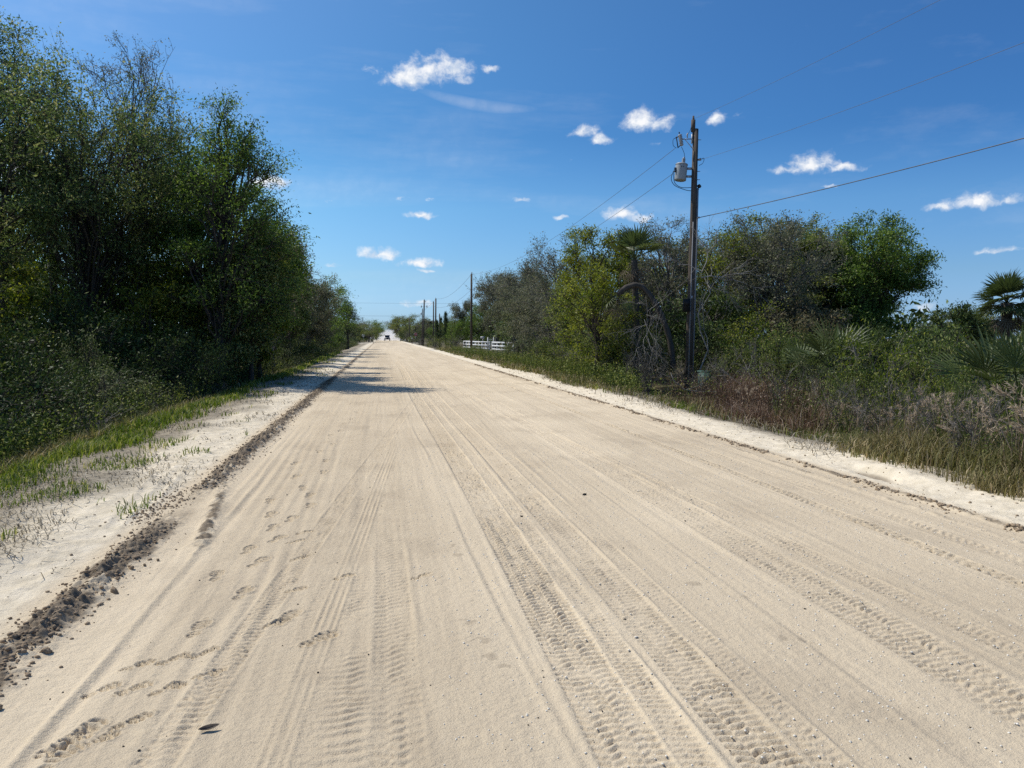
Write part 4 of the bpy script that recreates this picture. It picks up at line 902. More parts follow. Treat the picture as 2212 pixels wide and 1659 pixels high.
# weeds with tiny leaves (leafy forbs)
def forbs(name, label, x, y, h, mat, seed, leaf=.04, k=14):
    r = np.random.default_rng(seed); n = len(x); B = np.column_stack([x, y, zfv(x, y)]); d = r.normal(size=(n, 3)) * .22; d[:, 2] = 1; T = B + d * h[:, None]
    t = .15 + .85 * r.random((n, k, 1)); P = (B[:, None] * (1 - t) + T[:, None] * t + r.normal(size=(n, k, 3)) * .035 * (1 + h[:, None, None])).reshape(-1, 3)
    V, F, rn = leaf_cards(P, leaf, .4, -.3, .4, r); SV, SF = tubes(np.stack([B, (B + T) / 2, T], 1), np.array([[.006, .005, .002]]) * np.ones((n, 1)), 3)
    return tag(link(name, mesh_np(name, np.concatenate([V, SV]), [F, SF + len(V)], rnd=np.concatenate([rn, np.full(len(SV), .5)])), M[mat]), label, 'weeds', None, 'stuff')
x, y = scatter(7000, 6.7, 14, 5.6, 18, r, 1.2, lambda x, y: inpx(x, y, 1680, 2700) * sst(.3, 1.0, x - redge(y)) * np.clip(.5 + 1.2 * fbm(x * .9, y * .9, 2, 530), 0, 1))
forbs('leafy_weeds', 'leafy green weeds crowding the right verge', x, y, .5 + .75 * r.random(len(x)) ** 1.5, 'shrub', 21)
x, y = scatter(3200, 6.6, 8.6, 18, 80, r, 1.2, lambda x, y: hollow(x, y) * sst(.3, 1.0, x - redge(y)))
forbs('leafy_weeds', 'leafy weeds on the right verge farther down the road', x, y, .5 + .4 * r.random(len(x)), 'shrub', 22, .07, 12)
x, y = scatter(2200, 6.8, 12, 10, 22, r, 1.2, lambda x, y: hollow(x, y) * inpx(x, y, 1430, 1760) * sst(.3, 1.0, x - redge(y)))
forbs('leafy_weeds', 'reddish-brown dead leafy weeds before the rounded green bush', x, y, .6 + .35 * r.random(len(x)), 'dry', 23)
x, y = scatter(2600, -6.8, -4.7, 7, 60, r, 1.3)
forbs('leafy_weeds', 'shaded leafy weeds along the left ditch', x, y, .4 + .5 * r.random(len(x)), 'shrub', 24, .055, 12)

# plumed broomsedge clumps: countable, prominent
def plume_clump(seed, n, h):
    r = np.random.default_rng(seed); a = r.random(n) * 6.283; d = np.column_stack([np.cos(a), np.sin(a), np.zeros(n)]); ln = (.1 + .35 * r.random(n))[:, None]
    hh = (h * (.65 + .45 * r.random(n)))[:, None]; B = np.column_stack([r.normal(size=(n, 2)) * .05, np.zeros(n)])
    P = np.stack([B, B + np.array([0, 0, .5]) * hh + d * ln * .15, B + np.array([0, 0, .88]) * hh + d * ln * .55, B + np.array([0, 0, .97]) * hh + d * ln * 1.0], 1)
    SV, SF = tubes(P, np.array([[.007, .006, .005, .0035]]) * np.ones((n, 1)), 3)
    stem = mesh_np('stalks', SV, [SF], rnd=np.repeat(r.random(n), 12))
    k = 46; t = r.random((n, k, 1)); q = P[:, None, 2] * (1 - t) + P[:, None, 3] * t + r.normal(size=(n, k, 3)) * .012
    D = np.repeat(unit(P[:, 3] - P[:, 2])[:, None], k, 1).reshape(-1, 3) * 2.2
    V, F, rn = leaf_cards(q.reshape(-1, 3), .07, .16, .2, .2, r, D); head = mesh_np('heads', V, [F], rnd=rn)
    m = 60; x = r.normal(size=(m, 3)) * np.array([.07, .07, 0]); V, F, rn = blades(x, h * (.35 + .4 * r.random(m)), np.full(m, .009), .7, r); bl = mesh_np('blades', V, F, rnd=rn)
    return stem, head, bl
PC = [plume_clump(600 + i, 7 + 2 * i, 1.2) for i in range(3)]
firsts = []
for k, (px, py, s, lab) in enumerate([(2125, 1040, .95, 'tallest pair of reddish plumes nearest the right edge'), (2062, 1005, .9, 'pale curved plumes left of the reddish pair at the right edge'), (1960, 985, .85, 'cluster of upright pale plumes in the middle of the right weeds'),
        (1925, 968, .85, 'pale plumes just left of the upright cluster'), (2010, 990, .8, 'arching plume stalks right of the upright cluster'), (1870, 955, .65, 'low tan plumes at the shoulder edge below the bright green bush'), (2180, 1050, .9, 'plumes cut by the right edge of the view'),
        (1800, 935, .6, 'short tan plumes below the large pale palmetto'), (1570, 888, .7, 'single tall feathery tan plume among the brown dead weeds'), (1700, 905, .6, 'short plumes at the right end of the brown dead weeds'), (2090, 1015, .6, 'drooping tan plumes low before the reddish pair'), (1760, 925, .65, 'sparse plumes between the brown weeds and the palmetto'), (1980, 1000, .7, 'short pale stalks in front of the upright cluster'), (2040, 1020, .75, 'leaning stalks between the upright cluster and the reddish pair'), (2150, 1065, .8, 'plumes low at the right edge beside the bare sand'), (1895, 975, .7, 'thin stalks left of the pale pair below the bright green bush'), (1840, 950, .55, 'shortest stalks at the sand edge below the bright green bush'), (2195, 1075, .8, 'outermost tan plumes at the right edge of the view')]):
    p = gnd(px, py); p.x += .45; p.z = gz(p.x, p.y); i = k % 3
    if k < 3:
        e = empty('plume_grass', p); st, hd, bl = PC[i]; link('stalk', st, M['plume'], e); link('plume', hd, M['plume'], e); link('blade_tuft', bl, M['weed'], e); firsts.append(e)
    else:
        e = copy_tree(firsts[i]); e.location = p
    tag(e, lab, 'plume grass', 'plume grass clumps in the right weeds'); e.rotation_euler = (0, 0, rng.random() * 6.28); e.scale = (s, s, s)
# stick and straw litter where the mower turned the right verge
r = np.random.default_rng(91)
x, y = scatter(5200, 5.7, 8.2, 9, 30, r, 1.2, lambda x, y: sst(-.95, -.1, x - redge(y)) * np.clip(.45 + 1.0 * fbm(x * 1.5, y * .7, 2, 540), 0, 1))
grass('dry_litter', 'grey straw and twig litter along the right shoulder', x, y, .10 + .14 * r.random(len(x)), .006 + .0004 * y, 2.6, 'straw', 31, 'litter')
print('plants', time.time() - T0)

# ------------------------------------------------------------------ utility poles and wires
def wire(label, a, b, sag, r=.007, name='power_line', group='power lines'):
    t = np.linspace(0, 1, 40)[:, None]; P = np.array(a) * (1 - t) + np.array(b) * t; P[:, 2] -= (4 * sag * t * (1 - t))[:, 0]
    mb = MB(); mb.tube(P, r, 5); return tag(mb.build(name, M['wire'], None, True), label, 'wire', group)
ZP = 25.5
pb_ = at(1488, 726, ZP); PX, PY = pb_.x, pb_.y; PZ = gz(PX, PY)
ptop = at(1503, 279, ZP); TX, TY, TZ = ptop
u_img = Vector((math.cos(YAW), -math.sin(YAW), 0)); v_img = Vector((math.sin(YAW), math.cos(YAW), 0))
e = empty('utility_pole', (PX, PY, PZ)); tag(e, 'tall weathered wooden utility pole with a grey transformer near its top', 'utility pole')
O = Vector((PX, PY, PZ)); ax = (Vector((TX, TY, TZ)) - O)
def pp(f, du=0, dv=0): return O + ax * f + u_img * du + v_img * dv - O
Hh = ax.length
def fz(py): return (hgt(1495, py, ZP) - PZ) / ax.z
mb = MB(); mb.tube([pp(-.03), pp(.3), pp(.7), pp(1)], [.128, .118, .10, .09], 16); mb.build('shaft', M['pole'], e, True)
mb = MB(); mb.tube([pp(1.0 - .01, -.09), pp(1.035, -.09)], [.07, .07], 10); mb.tube([pp(1.02, -.09), pp(1.05, -.09)], [.05, .03], 8)
mb.box(pp(.985, -.10, -.02), (.03, .05, .5), -YAW); mb.build('top_pin_insulator', M['pole'], e, True)
f1 = fz(300)
mb = MB(); mb.tube([pp(f1, -.1), pp(f1 - .001, -.44)], .018, 6); mb.tube([pp(f1 - .035, -.1), pp(f1 - .003, -.34)], .012, 6); mb.box(pp(f1, -.12, 0), (.03, .08, .3), -YAW); mb.build('bracket_arm', M['galv'], e)
# fuse cutout: ribbed insulator plus hinged fuse tube
K_ = 15; t = np.linspace(0, 1, K_); a0, a1 = pp(f1 + .017, -.52), pp(f1 - .026, -.45)
mb = MB(); mb.tube([a0 * (1 - q) + a1 * q for q in t], [.075 if i % 2 else .042 for i in range(K_)], 12)
co = mb.build('fuse_cutout', M['porcelain'], e, True)
mb = MB(); mb.tube([pp(f1 + .012, -.5), pp(f1 + .004, -.66)], .018, 6); mb.tube([pp(f1 + .008, -.64), pp(f1 - .034, -.57)], .018, 8); mb.tube([pp(f1 - .034, -.58), pp(f1 - .022, -.47)], .016, 6)
mb.tube([pp(f1 + .02, -.54), pp(f1 + .026, -.55)], .02, 6); mb.build('fuse_tube', M['black'], co)
mb = MB(); mb.tube([pp(f1 + .004, -.27), pp(f1 + .016, -.28), pp(f1 + .022, -.26)], [.015, .03, .02], 8); mb.build('line_post', M['porcelain'], e)
# transformer can
g0, g1 = fz(390), fz(354)
c0, c1 = pp(g0, -.47), pp(g1, -.43); dd = (c1 - c0)
mb = MB(); mb.tube([c0 + dd * q for q in (0, .02, .06, .9, .93)], [.17, .19, .195, .195, .195], 24); tk = mb.build('transformer', M['grey_steel'], e, True)
mb = MB(); mb.tube([c0 + dd * q for q in (.93, .94, 1.0, 1.05, 1.07)], [.205, .21, .19, .12, .03], 24); mb.build('lid', M['grey_steel'], tk, True)
mb = MB(); b0_ = c0 + dd * 1.03 + u_img * .05; K_ = 13
mb.tube([b0_ + dd * (.30 * i / (K_ - 1)) for i in range(K_)], [.062 if i % 2 else .04 for i in range(K_)], 12); mb.tube([b0_ + dd * .30, b0_ + dd * .38], .018, 6); mb.build('bushing', M['porcelain'], tk, True)
mb = MB()
for q in (.25, .72): mb.box(c0 + dd * q + u_img * .27, (.2, .06, .07), -YAW)
mb.build('mounting_bracket', M['galv'], tk)
mb = MB()
for q in (.62, .72, .52): mb.tube([c0 + dd * q - u_img * .18 - v_img * .06, c0 + dd * q - u_img * .25 - v_img * .08], [.03, .02], 8)
mb.build('secondary_terminal', M['black'], tk)
mb = MB()
for du in (-.04, .02): mb.tube([c0 + dd * .78 + u_img * du * 1.2 - v_img * .192, c0 + dd * .78 + u_img * du * 1.2 - v_img * .2], .016, 8)
mb.build('bolt_mark', M['black'], tk)
def loop(pts, r, nm, mat='black'):
    P = np.array([tuple(v) for v in pts]); K = len(P); t = np.linspace(0, K - 1, K * 6); i = np.minimum(t.astype(int), K - 2); f = (t - i)[:, None]
    Pm = P[np.maximum(i - 1, 0)]; P0 = P[i]; P1 = P[i + 1]; P2 = P[np.minimum(i + 2, K - 1)]
    Q = .5 * ((2 * P0) + (-Pm + P1) * f + (2 * Pm - 5 * P0 + 4 * P1 - P2) * f ** 2 + (-Pm + 3 * P0 - 3 * P1 + P2) * f ** 3)
    mb = MB(); mb.tube(Q, r, 5); return mb.build(nm, M[mat], e, True)
loop([c0 + dd * .6 - u_img * .25, c0 + dd * .1 - u_img * .30, c0 - dd * .3 - u_img * .15, c0 - dd * .55 + u_img * .2, pp(fz(412), -.1)], .011, 'jumper_cable')
loop([c0 + dd * .5 - u_img * .24, c0 - dd * .1 - u_img * .18, c0 - dd * .4 + u_img * .05, pp(fz(405), -.1)], .011, 'jumper_cable')
loop([pp(f1 - .03, -.46), pp(f1 - .055, -.36), pp(f1 - .085, -.33), b0_ + dd * .38], .008, 'jumper_cable')
loop([pp(f1 + .003, -.66), pp(f1 - .003, -.74), pp(f1 - .025, -.73), pp(f1 - .035, -.62)], .008, 'jumper_cable')
loop([pp(f1 + .02, -.27), pp(f1 + .028, -.2), pp(1.03, -.1)], .008, 'jumper_cable')
fn = fz(345)
mb = MB(); mb.tube([pp(fn, .1), pp(fn + .002, .2)], [.03, .045], 8); mb.build('neutral_spool', M['galv'], e)
loop([pp(fn + .002, .2), pp(fn + .006, .3), pp(fn - .012, .27), pp(fn - .022, .14)], .008, 'jumper_cable')
for k_, py in enumerate((302, 370, 388)):
    mb = MB(); mb.tube([pp(fz(py), .1), pp(fz(py), .19)], [.014, .01], 6); mb.build('through_bolt', M['galv'], e)
mb = MB(); mb.tube([pp(.0, .13), pp(.3, .135), pp(fz(408), .125)], .032, 10); mb.build('conduit', M['conduit'], e, True)
mb = MB(); mb.tube([pp(fz(408), .125), pp(fz(403), .15), pp(fz(400), .2)], [.05, .075, .06], 10); mb.build('weatherhead', M['black'], e, True)
mb = MB(); mb.tube([pp(.02, -.03, -.128), pp(.35, -.03, -.115), pp(fz(480), -.02, -.105)], .018, 6); mb.build('ground_moulding', M['conduit'], e, True)
mb = MB(); mb.box(pp(fz(660), -.16, -.12), (.22, .16, .42), -YAW); mb.tube([pp(fz(655), -.18, -.21), pp(fz(655), -.18, -.3)], .1, 14); mb.build('meter_box', M['black'], e)
fs = fz(470)
mb = MB(); mb.tube([pp(fs, .1, -.05), pp(fs, .2, -.06)], [.03, .03], 8); mb.build('drop_clamp', M['galv'], e)
mb = MB(); mb.box(pp(.36, -.0, -.118), (.06, .008, .09), -YAW); mb.build('pole_tag', M['signback'], e)
# pedestal box
g = gnd(1491, 836); g = Vector((PX + .02, PY - 1.25, gz(PX, PY - 1.25)))
eb = empty('utility_box', g, -YAW - .25); tag(eb, 'green metal utility pedestal box standing at the foot of the tall pole', 'utility box')
mb = MB(); mb.box((0, 0, .36), (.40, .36, .72)); mb.build('body', M['utility_green'], eb)
mb = MB(); mb.box((0, 0, .74), (.44, .40, .045)); mb.build('lid', M['utility_green'], eb)
mb = MB(); mb.box((.02, -.186, .36), (.30, .012, .58)); dr = mb.build('door', M['utility_green'], eb)
mb = MB(); mb.box((.13, -.2, .42), (.03, .02, .09)); mb.build('handle', M['galv'], dr)

def plain_pole(name, label, px, zc, top_py, r=.13, px_top=None, fittings=(), group='poles farther down the right verge'):
    b = place(px, zc); t = at(px_top or px, top_py, zc); e = empty(name, b); tag(e, label, 'utility pole', group); a = Vector(t) - b
    mb = MB(); mb.tube([a * -.02, a * .5, a], [r * 1.1, r, r * .85], 10); mb.build('shaft', M['pole'], e, True)
    mb = MB(); mb.tube([a, a + Vector((0, 0, .22))], [.05, .035], 8); mb.build('top_insulator', M['porcelain'], e)
    for (f, du, rr) in fittings:
        mb = MB(); q = a * f; mb.tube([q, q + u_img * du], .02, 6); mb.tube([q + u_img * du + Vector((0, 0, .18)), q + u_img * du - Vector((0, 0, .22))], rr, 8); mb.build('bracket_insulator', M['porcelain'], e)
    return b, a
Z2 = 88
b2, a2 = plain_pole('utility_pole', 'second wooden utility pole rising in front of the white fence', 1018, Z2, 592, .13, 1018.5, [(.8, .3, .05)])
Z3 = 150
b3, a3 = plain_pole('utility_pole', 'far pole with insulators hung on both sides', 914, Z3, 648, .15, 916.5, [(.86, .55, .09), (.86, -.55, .09), (.97, .3, .05)])
b4, a4 = plain_pole('utility_pole', 'shorter far pole with a small transformer just left of the twin-insulator pole', 911, Z3 - 4, 668, .1, 912.5, [(.88, -.25, .1)])
b5, a5 = plain_pole('utility_pole', 'left and shorter pole of the far double poles', 936, 140, 652, .12, 936.5)
b6, a6 = plain_pole('utility_pole', 'right and taller pole of the far double poles', 940.5, 136, 645, .14, 941.5)
b7, a7 = plain_pole('utility_pole', 'short dark pole among the young pines', 949.5, 130, 679, .12)
b8, a8 = plain_pole('utility_pole', 'slim far pole before the rounded trees beyond the side road', 884, 200, 686, .13)
b9, a9 = plain_pole('utility_pole', 'farthest thin pole standing in the dust', 870, 260, 690, .13)
W0 = tuple(O + pp(f1 - .035, -.66)); T2 = tuple(b2 + a2)
wire('upper wire from the transformer pole to the second pole', W0, T2, 1.0, .007)
wire('lower wire from the transformer tank to the second pole', tuple(O + c0 + dd * .4 - u_img * .28), tuple(b2 + a2 * .86), 1.0, .007)
wire('wire from the second pole to the far double poles', T2, tuple(b6 + a6), .9, .013)
wire('lower wire from the second pole to the far double poles', tuple(b2 + a2 * .8), tuple(b5 + a5 * .9), .9, .013)
wire('wire from the far double poles to the slim far pole', tuple(b6 + a6), tuple(b8 + a8), .8, .013)
# toward and past the camera on the right
wire('thin high wire crossing the top right corner of the sky', tuple(O + ax * 1.04 - u_img * .05), (PX + .5, PY - 60, TZ + .1), 1.45, .004)
wire('thin wire sloping up to the right edge below the corner wire', tuple(O + pp(fn + .002, .24)), (PX + .3, PY - 60, O.z + ax.z * fn), 1.5, .0045)
wire('thick service cable sloping from the tall pole to the right edge', tuple(O + pp(fs, .2, -.06)), (19.5, 2.0, 7.5), .35, .013)
zl = at(750, 652, 160); zr = at(1010, 652, 160)
wire('upper of the two wires crossing above the road at the side road', (zl.x - 26, zl.y, zl.z + .3), (zr.x + 20, zr.y + 6, zr.z + .3), .5, .013)
zl = at(750, 681, 160); zr = at(1010, 681, 160)
wire('lower of the two wires crossing above the road at the side road', (zl.x - 26, zl.y, zl.z + .2), (zr.x + 20, zr.y + 6, zr.z + .2), .3, .018)

# ------------------------------------------------------------------ white fence, ladder gate, signs
FA = at(1358 * .7373, 753, 98); FB = at(1484 * .7373, 760, 76); FA.z = FB.z = 0
def fence(label, A, B, h, n):
    e = empty('rail_fence', A); tag(e, label, 'fence', 'white rail fences'); d = B - A; L_ = d.length; rz = math.atan2(d.y, d.x)
    for f in (.95, .58, .22):
        mb = MB(); mb.box(d * .5 + Vector((0, 0, h * f)), (L_, .05, .16), rz); mb.build('rail', M['white'], e)
    for i in range(n + 1):
        q = d * (i / n) + Vector((0.03, .06, h * .5 - .1)); mb = MB(); mb.box(q, (.11, .11, h * 1.04 + .2), rz); mb.build('post', M['white'], e)
    return d
dF = FB - FA
fence('white three-rail fence section from the driveway to the ladder gate', FA, FA + dF * .66, .98, 8)
fence('white three-rail fence section right of the ladder gate, running into the bushes', FA + dF * .72, FB + dF * .12, .98, 4)
gA, gB = FA + dF * .665, FA + dF * .715
dg_ = (gB - gA).normalized(); gw = .62; gc = (gA + gB) / 2
e2 = empty('ladder_gate', gc, math.atan2(u_img.y, u_img.x)); tag(e2, 'white ladder-like stile with two tall posts between the fence sections', 'stile')
for s in (-1, 1):
    mb = MB(); mb.box((s * gw / 2, -.1, .72), (.1, .1, 1.5)); mb.build('post', M['white'], e2)
for i in range(6):
    mb = MB(); mb.box((0, -.1, .18 + i * .215), (gw - .1, .05, .05)); mb.build('rung', M['white'], e2)
ps = at(1415 * .7373, 726, 84); ps.z = 0
e3 = empty('notice_sign', ps, -YAW); tag(e3, 'small white notice board on a thin post behind the white fence', 'sign')
mb = MB(); mb.tube([(0, 0, -.1), (0, 0, 1.35)], .025, 6); mb.build('post', M['galv'], e3)
mb = MB(); mb.box((-.06, -.03, 1.42), (.42, .02, .27)); mb.build('board', M['white'], e3)
mb = MB()
for k_, (dx_, dz_, w_) in enumerate([(-.12, .05, .12), (.06, .05, .14), (-.05, -.04, .25)]): mb.box((-.06 + dx_, -.042, 1.42 + dz_), (w_, .004, .04))
mb.build('notice_print', M['black'], e3)

def octagon_sign(name, label, px, zc, size, facing, front, back):
    p = place(px, zc); e = empty(name, p, -YAW if facing > 0 else -YAW + math.pi); tag(e, label, 'stop sign', 'stop signs at the side road')
    mb = MB(); mb.tube([(0, .03, -.1), (0, .03, 2.0)], .035, 8); mb.build('post', M['galv'], e)
    an = np.arange(8) * math.pi / 4 + math.pi / 8; c = np.column_stack([np.cos(an) * size / 1.85, np.zeros(8), np.sin(an) * size / 1.85 + 2.0])
    mb = MB(); mb.add(np.concatenate([c, c + np.array([0, .006, 0])]), [np.arange(8)[None], np.arange(8, 16)[::-1][None], np.array([(i, i + 8, (i + 1) % 8 + 8, (i + 1) % 8) for i in range(8)])]); mb.build('plate', M['signback'], e)
    ci = (c - np.array([0, 0, 2.0])) * .93 + np.array([0, -.004, 2.0]); mb = MB(); mb.add(np.concatenate([ci]), [np.arange(8)[None]]); mb.build('face', M['red'], e)
    cu = bpy.data.curves.new('lettering', 'FONT'); cu.body = 'STOP'; cu.size = size * .42; cu.align_x = 'CENTER'; cu.align_y = 'CENTER'; cu.extrude = .001
    tmp = bpy.data.objects.new('lettering_curve', cu); COL.objects.link(tmp); bpy.context.view_layer.update()
    me = bpy.data.meshes.new_from_object(tmp.evaluated_get(bpy.context.evaluated_depsgraph_get())); bpy.data.objects.remove(tmp)
    me.materials.clear(); o = link('lettering', me, M['white'], e); o.location = (0, -.008, 2.0); o.rotation_euler = (math.pi / 2, 0, 0)
    return e
octagon_sign('stop_sign', 'red stop sign facing the camera right of the road before the side road', 898, 165, .75, 1, 'red', 'signback')
octagon_sign('stop_sign', 'grey back of a stop sign under the last left trees', 785, 195, .75, -1, 'red', 'signback')
def mailbox(label, px, zc, col='white'):
    p = place(px, zc); e = empty('mailbox', p, -YAW); tag(e, label, 'mailbox', 'mailboxes by the side road')
    mb = MB(); mb.box((0, 0, .5), (.1, .1, 1.1)); mb.build('post', M['pole'], e)
    mb = MB(); an = np.linspace(0, math.pi, 9); pr = [(-.11, 0)] + [(-.11 * math.cos(a), .12 + .11 * math.sin(a)) for a in an] + [(.11, 0)]
    c = np.array([(x_, -.25, z_ + 1.05) for x_, z_ in pr]); n_ = len(c); mb.add(np.concatenate([c, c + np.array([0, .5, 0])]), [np.arange(n_)[None], np.arange(n_, 2 * n_)[::-1][None], np.array([(i, (i + 1) % n_, (i + 1) % n_ + n_, i + n_) for i in range(n_)])]); bx = mb.build('box', M[col], e)
    mb = MB(); mb.box((.125, .05, 1.25), (.012, .03, .16)); mb.build('flag', M['red'], bx)
mailbox('white mailbox on a post at the right verge short of the stop sign', 890, 150)
mailbox('dark mailbox on a post at the left verge by the side road', 806, 165, 'black')
mailbox('pale mailbox on a post left of the dark one on the left verge', 801, 170)
mb = MB(); g = gnd(800, 757); 
# small white building at the right
pw = at(2155, 726, 46); pw.z = gz(pw.x, pw.y)
e4 = empty('white_building', pw, -YAW - .1); tag(e4, 'small white low building half hidden behind the right edge palmettos', 'building')
mb = MB(); mb.box((0.2, 1.5, .35), (1.9, 3.0, .75)); mb.build('wall', M['white'], e4)
mb = MB(); mb.box((0.2, 1.5, .76), (2.1, 3.2, .07)); mb.build('roof', M['bark_grey'], e4)

# ------------------------------------------------------------------ truck and its dust
tz_ = 262
tp_ = at(836.5, 726, tz_); tp_.z = 0
e5 = empty('off_road_truck', tp_, 0); tag(e5, 'dark open off-road truck coming down the road in its own dust', 'truck')
mb = MB(); V = []
prof = [(-2.0, .45), (-2.05, .95), (-1.0, 1.1), (-.75, 1.15), (2.0, 1.15), (2.05, .5)]
c = np.array([(-.82, y_, z_) for y_, z_ in prof]); n_ = len(c)
mb.add(np.concatenate([c, c + np.array([1.64, 0, 0])]), [np.arange(n_)[::-1][None], np.arange(n_, 2 * n_)[None], np.array([(i, (i + 1) % n_, (i + 1) % n_ + n_, i + n_) for i in range(n_)])]); mb.build('body', M['carpaint'], e5)
mb = MB()
for s in (-1, 1): mb.box((s * .82, -1.45, .85), (.3, .9, .12)); mb.box((s * .82, 1.35, .85), (.3, .9, .12))
mb.build('fender', M['black'], e5)
mb = MB(); mb.add([(-.72, -.8, 1.15), (.72, -.8, 1.15), (.66, -.55, 1.75), (-.66, -.55, 1.75)], [np.array([(0, 1, 2, 3)])]); mb.build('windscreen', M['glass'], e5)
mb = MB(); mb.box((0, .55, 1.82), (1.75, 2.4, .16)); mb.build('roof', M['black'], e5)
mb = MB()
for s in (-1, 1):
    for y_ in (-.6, .6, 1.6): mb.box((s * .72, y_, 1.45), (.08, .1, .62))
mb.build('roof_pillar', M['black'], e5)
mb = MB(); mb.box((0, -2.1, .62), (1.7, .14, .2)); mb.build('bumper', M['black'], e5)
for s in (-1, 1):
    mb = MB(); mb.tube([(s * .55, -2.04, .88), (s * .55, -2.08, .88)], .1, 12); mb.build('headlight', M['lamp'], e5)
    for y_ in (-1.45, 1.35):
        mb = MB(); mb.tube([(s * .72, y_, .42), (s * .98, y_, .42)], .42, 18); wh = mb.build('wheel', M['black'], e5, False); mb = MB(); mb.tube([(s * .95, y_, .42), (s * .99, y_, .42)], .22, 12); mb.build('rim', M['galv'], wh)
mb = MB(); mb.box((0, -2.06, .88), (.7, .03, .22)); mb.build('grille', M['black'], e5)

def blob_mesh(name, c, s, n=24, m=14):
    t = np.linspace(0, math.pi, m); p = np.linspace(0, 2 * math.pi, n, endpoint=False)
    V = np.array([(math.sin(a) * math.cos(b), math.sin(a) * math.sin(b), math.cos(a)) for a in t for b in p]) * np.array(s)
    idx = np.arange(m * n).reshape(m, n); F = np.stack([idx[:-1], np.roll(idx, -1, 1)[:-1], np.roll(idx, -1, 1)[1:], idx[1:]], -1).reshape(-1, 4)[:, ::-1]
    return mesh_np(name, V, [F])
m, nt, out = newmat('road_dust'); L = nt.links
tc = node(nt, 'ShaderNodeTexCoord'); ln = node(nt, 'ShaderNodeVectorMath', operation='LENGTH')
mp = node(nt, 'ShaderNodeMapping'); mp.inputs['Scale'].default_value = (1, 1, 1); L.new(tc.outputs['Object'], mp.inputs[0])
L.new(mp.outputs[0], ln.inputs[0])
ns = node(nt, 'ShaderNodeTexNoise', i_Scale=2.6, i_Detail=4.0); L.new(tc.outputs['Object'], ns.inputs['Vector'])
fo = node(nt, 'ShaderNodeMapRange', interpolation_type='SMOOTHSTEP', i_1=1.0, i_2=.1); L.new(ln.outputs['Value'], fo.inputs[0])
mu = node(nt, 'ShaderNodeMath', operation='MULTIPLY'); L.new(fo.outputs[0], mu.inputs[0])
nr = node(nt, 'ShaderNodeMapRange', i_1=.35, i_2=.7, i_3=.15, i_4=1.3); L.new(ns.outputs['Fac'], nr.inputs[0]); L.new(nr.outputs[0], mu.inputs[1])
m2 = node(nt, 'ShaderNodeMath', operation='MULTIPLY', i_1=.34); L.new(mu.outputs[0], m2.inputs[0])
pv = node(nt, 'ShaderNodeVolumePrincipled'); pv.inputs['Color'].default_value = (.97, .95, .92, 1); pv.inputs['Anisotropy'].default_value = .35
L.new(m2.outputs[0], pv.inputs['Density']); L.new(pv.outputs[0], out.inputs['Volume'])
M['dust'] = m
for k_, (px, zc, sx, sy, sz, z0, lab) in enumerate([(842, 292, 5.5, 24, 2.5, .5, 'thick white dust billowing on the road behind the distant truck'), (848, 310, 11, 40, 3.8, 1.0, 'thin drifting dust spreading to both verges behind the distant truck')]):
    p = at(px, 726, zc); me = blob_mesh('dust_cloud', None, (1, 1, 1)); o = link('dust_cloud', me, M['dust']); o.location = (p.x, p.y, z0); o.scale = (sx, sy, sz); tag(o, lab, 'dust', None, 'stuff')

# ------------------------------------------------------------------ clods, pebbles, leaf, shells
def lump_mesh(seed, sub=2, rough=.35):
    import bmesh
    bm = bmesh.new(); bmesh.ops.create_icosphere(bm, subdivisions=sub, radius=1.0)
    V = np.array([v.co for v in bm.verts]); F = np.array([[v.index for v in f.verts] for f in bm.faces]); bm.free()
    r = np.random.default_rng(seed); n = sum(vn(V[:, 0] * s + seed, V[:, 1] * s + V[:, 2] * s * 1.3, seed + i) * a for i, (s, a) in enumerate(((1.4, .6), (3, .35), (6, .18))))
    V = V * (1 + rough * n)[:, None] * np.array([1, .8 + .3 * r.random(), .6 + .25 * r.random()]); return V, F
r = np.random.default_rng(33)
CM = []
for i in range(7):
    V, F = lump_mesh(40 + i, 2, .6); CM.append(mesh_np('dirt_clod', V, [F]))
for i, me in enumerate(CM): me.materials.append(M['clod'])
nC = 0
for i in range(48):
    y = 2.9 + 8.5 * r.random() ** 1.8
    if 6.7 < y < 8.4: continue
    x = -1.83 + .13 * r.normal(); s = .009 + .018 * r.random() ** 2.6
    o = bpy.data.objects.new('dirt_clod', CM[i % 7]); COL.objects.link(o); o.location = (x, y, zfine(x, y) + s * .35); o.scale = (s, s, s); o.rotation_euler = tuple(r.random(3) * 6.28)
    tag(o, 'grey-brown dirt clod lying in the turned berm at the left road edge', 'dirt clod', 'dirt clods in the left berm')
def lumps(name, label, x, y, s, mat, seed, cat, sub=1):
    r = np.random.default_rng(seed); VV, FF = [], []; n0 = 0; base = [lump_mesh(70 + i, sub) for i in range(5)]
    for i in range(len(x)):
        V, F = base[i % 5]; a = r.random() * 6.28; c, sn = math.cos(a), math.sin(a); R3 = np.array([(c, -sn, 0), (sn, c, 0), (0, 0, 1)])
        VV.append(V @ R3 * s[i] + np.array([x[i], y[i], zfine(x[i], y[i]) + s[i] * .25])); FF.append(F + n0); n0 += len(V)
    return tag(link(name, mesh_np(name, np.concatenate(VV), [np.concatenate(FF)]), M[mat]), label, cat, None, 'stuff')
n = 5200; y = 2.7 + 26 * r.random(n) ** 2; x = -1.84 + .095 * r.normal(size=n) + np.where((y > 6.8) & (y < 8.3), -.2, 0); lumps('dirt_crumbs', 'crumbled dark dirt along the left berm', x, y, .0035 + .012 * r.random(n) ** 3 + .0003 * y, 'clod', 1, 'dirt')
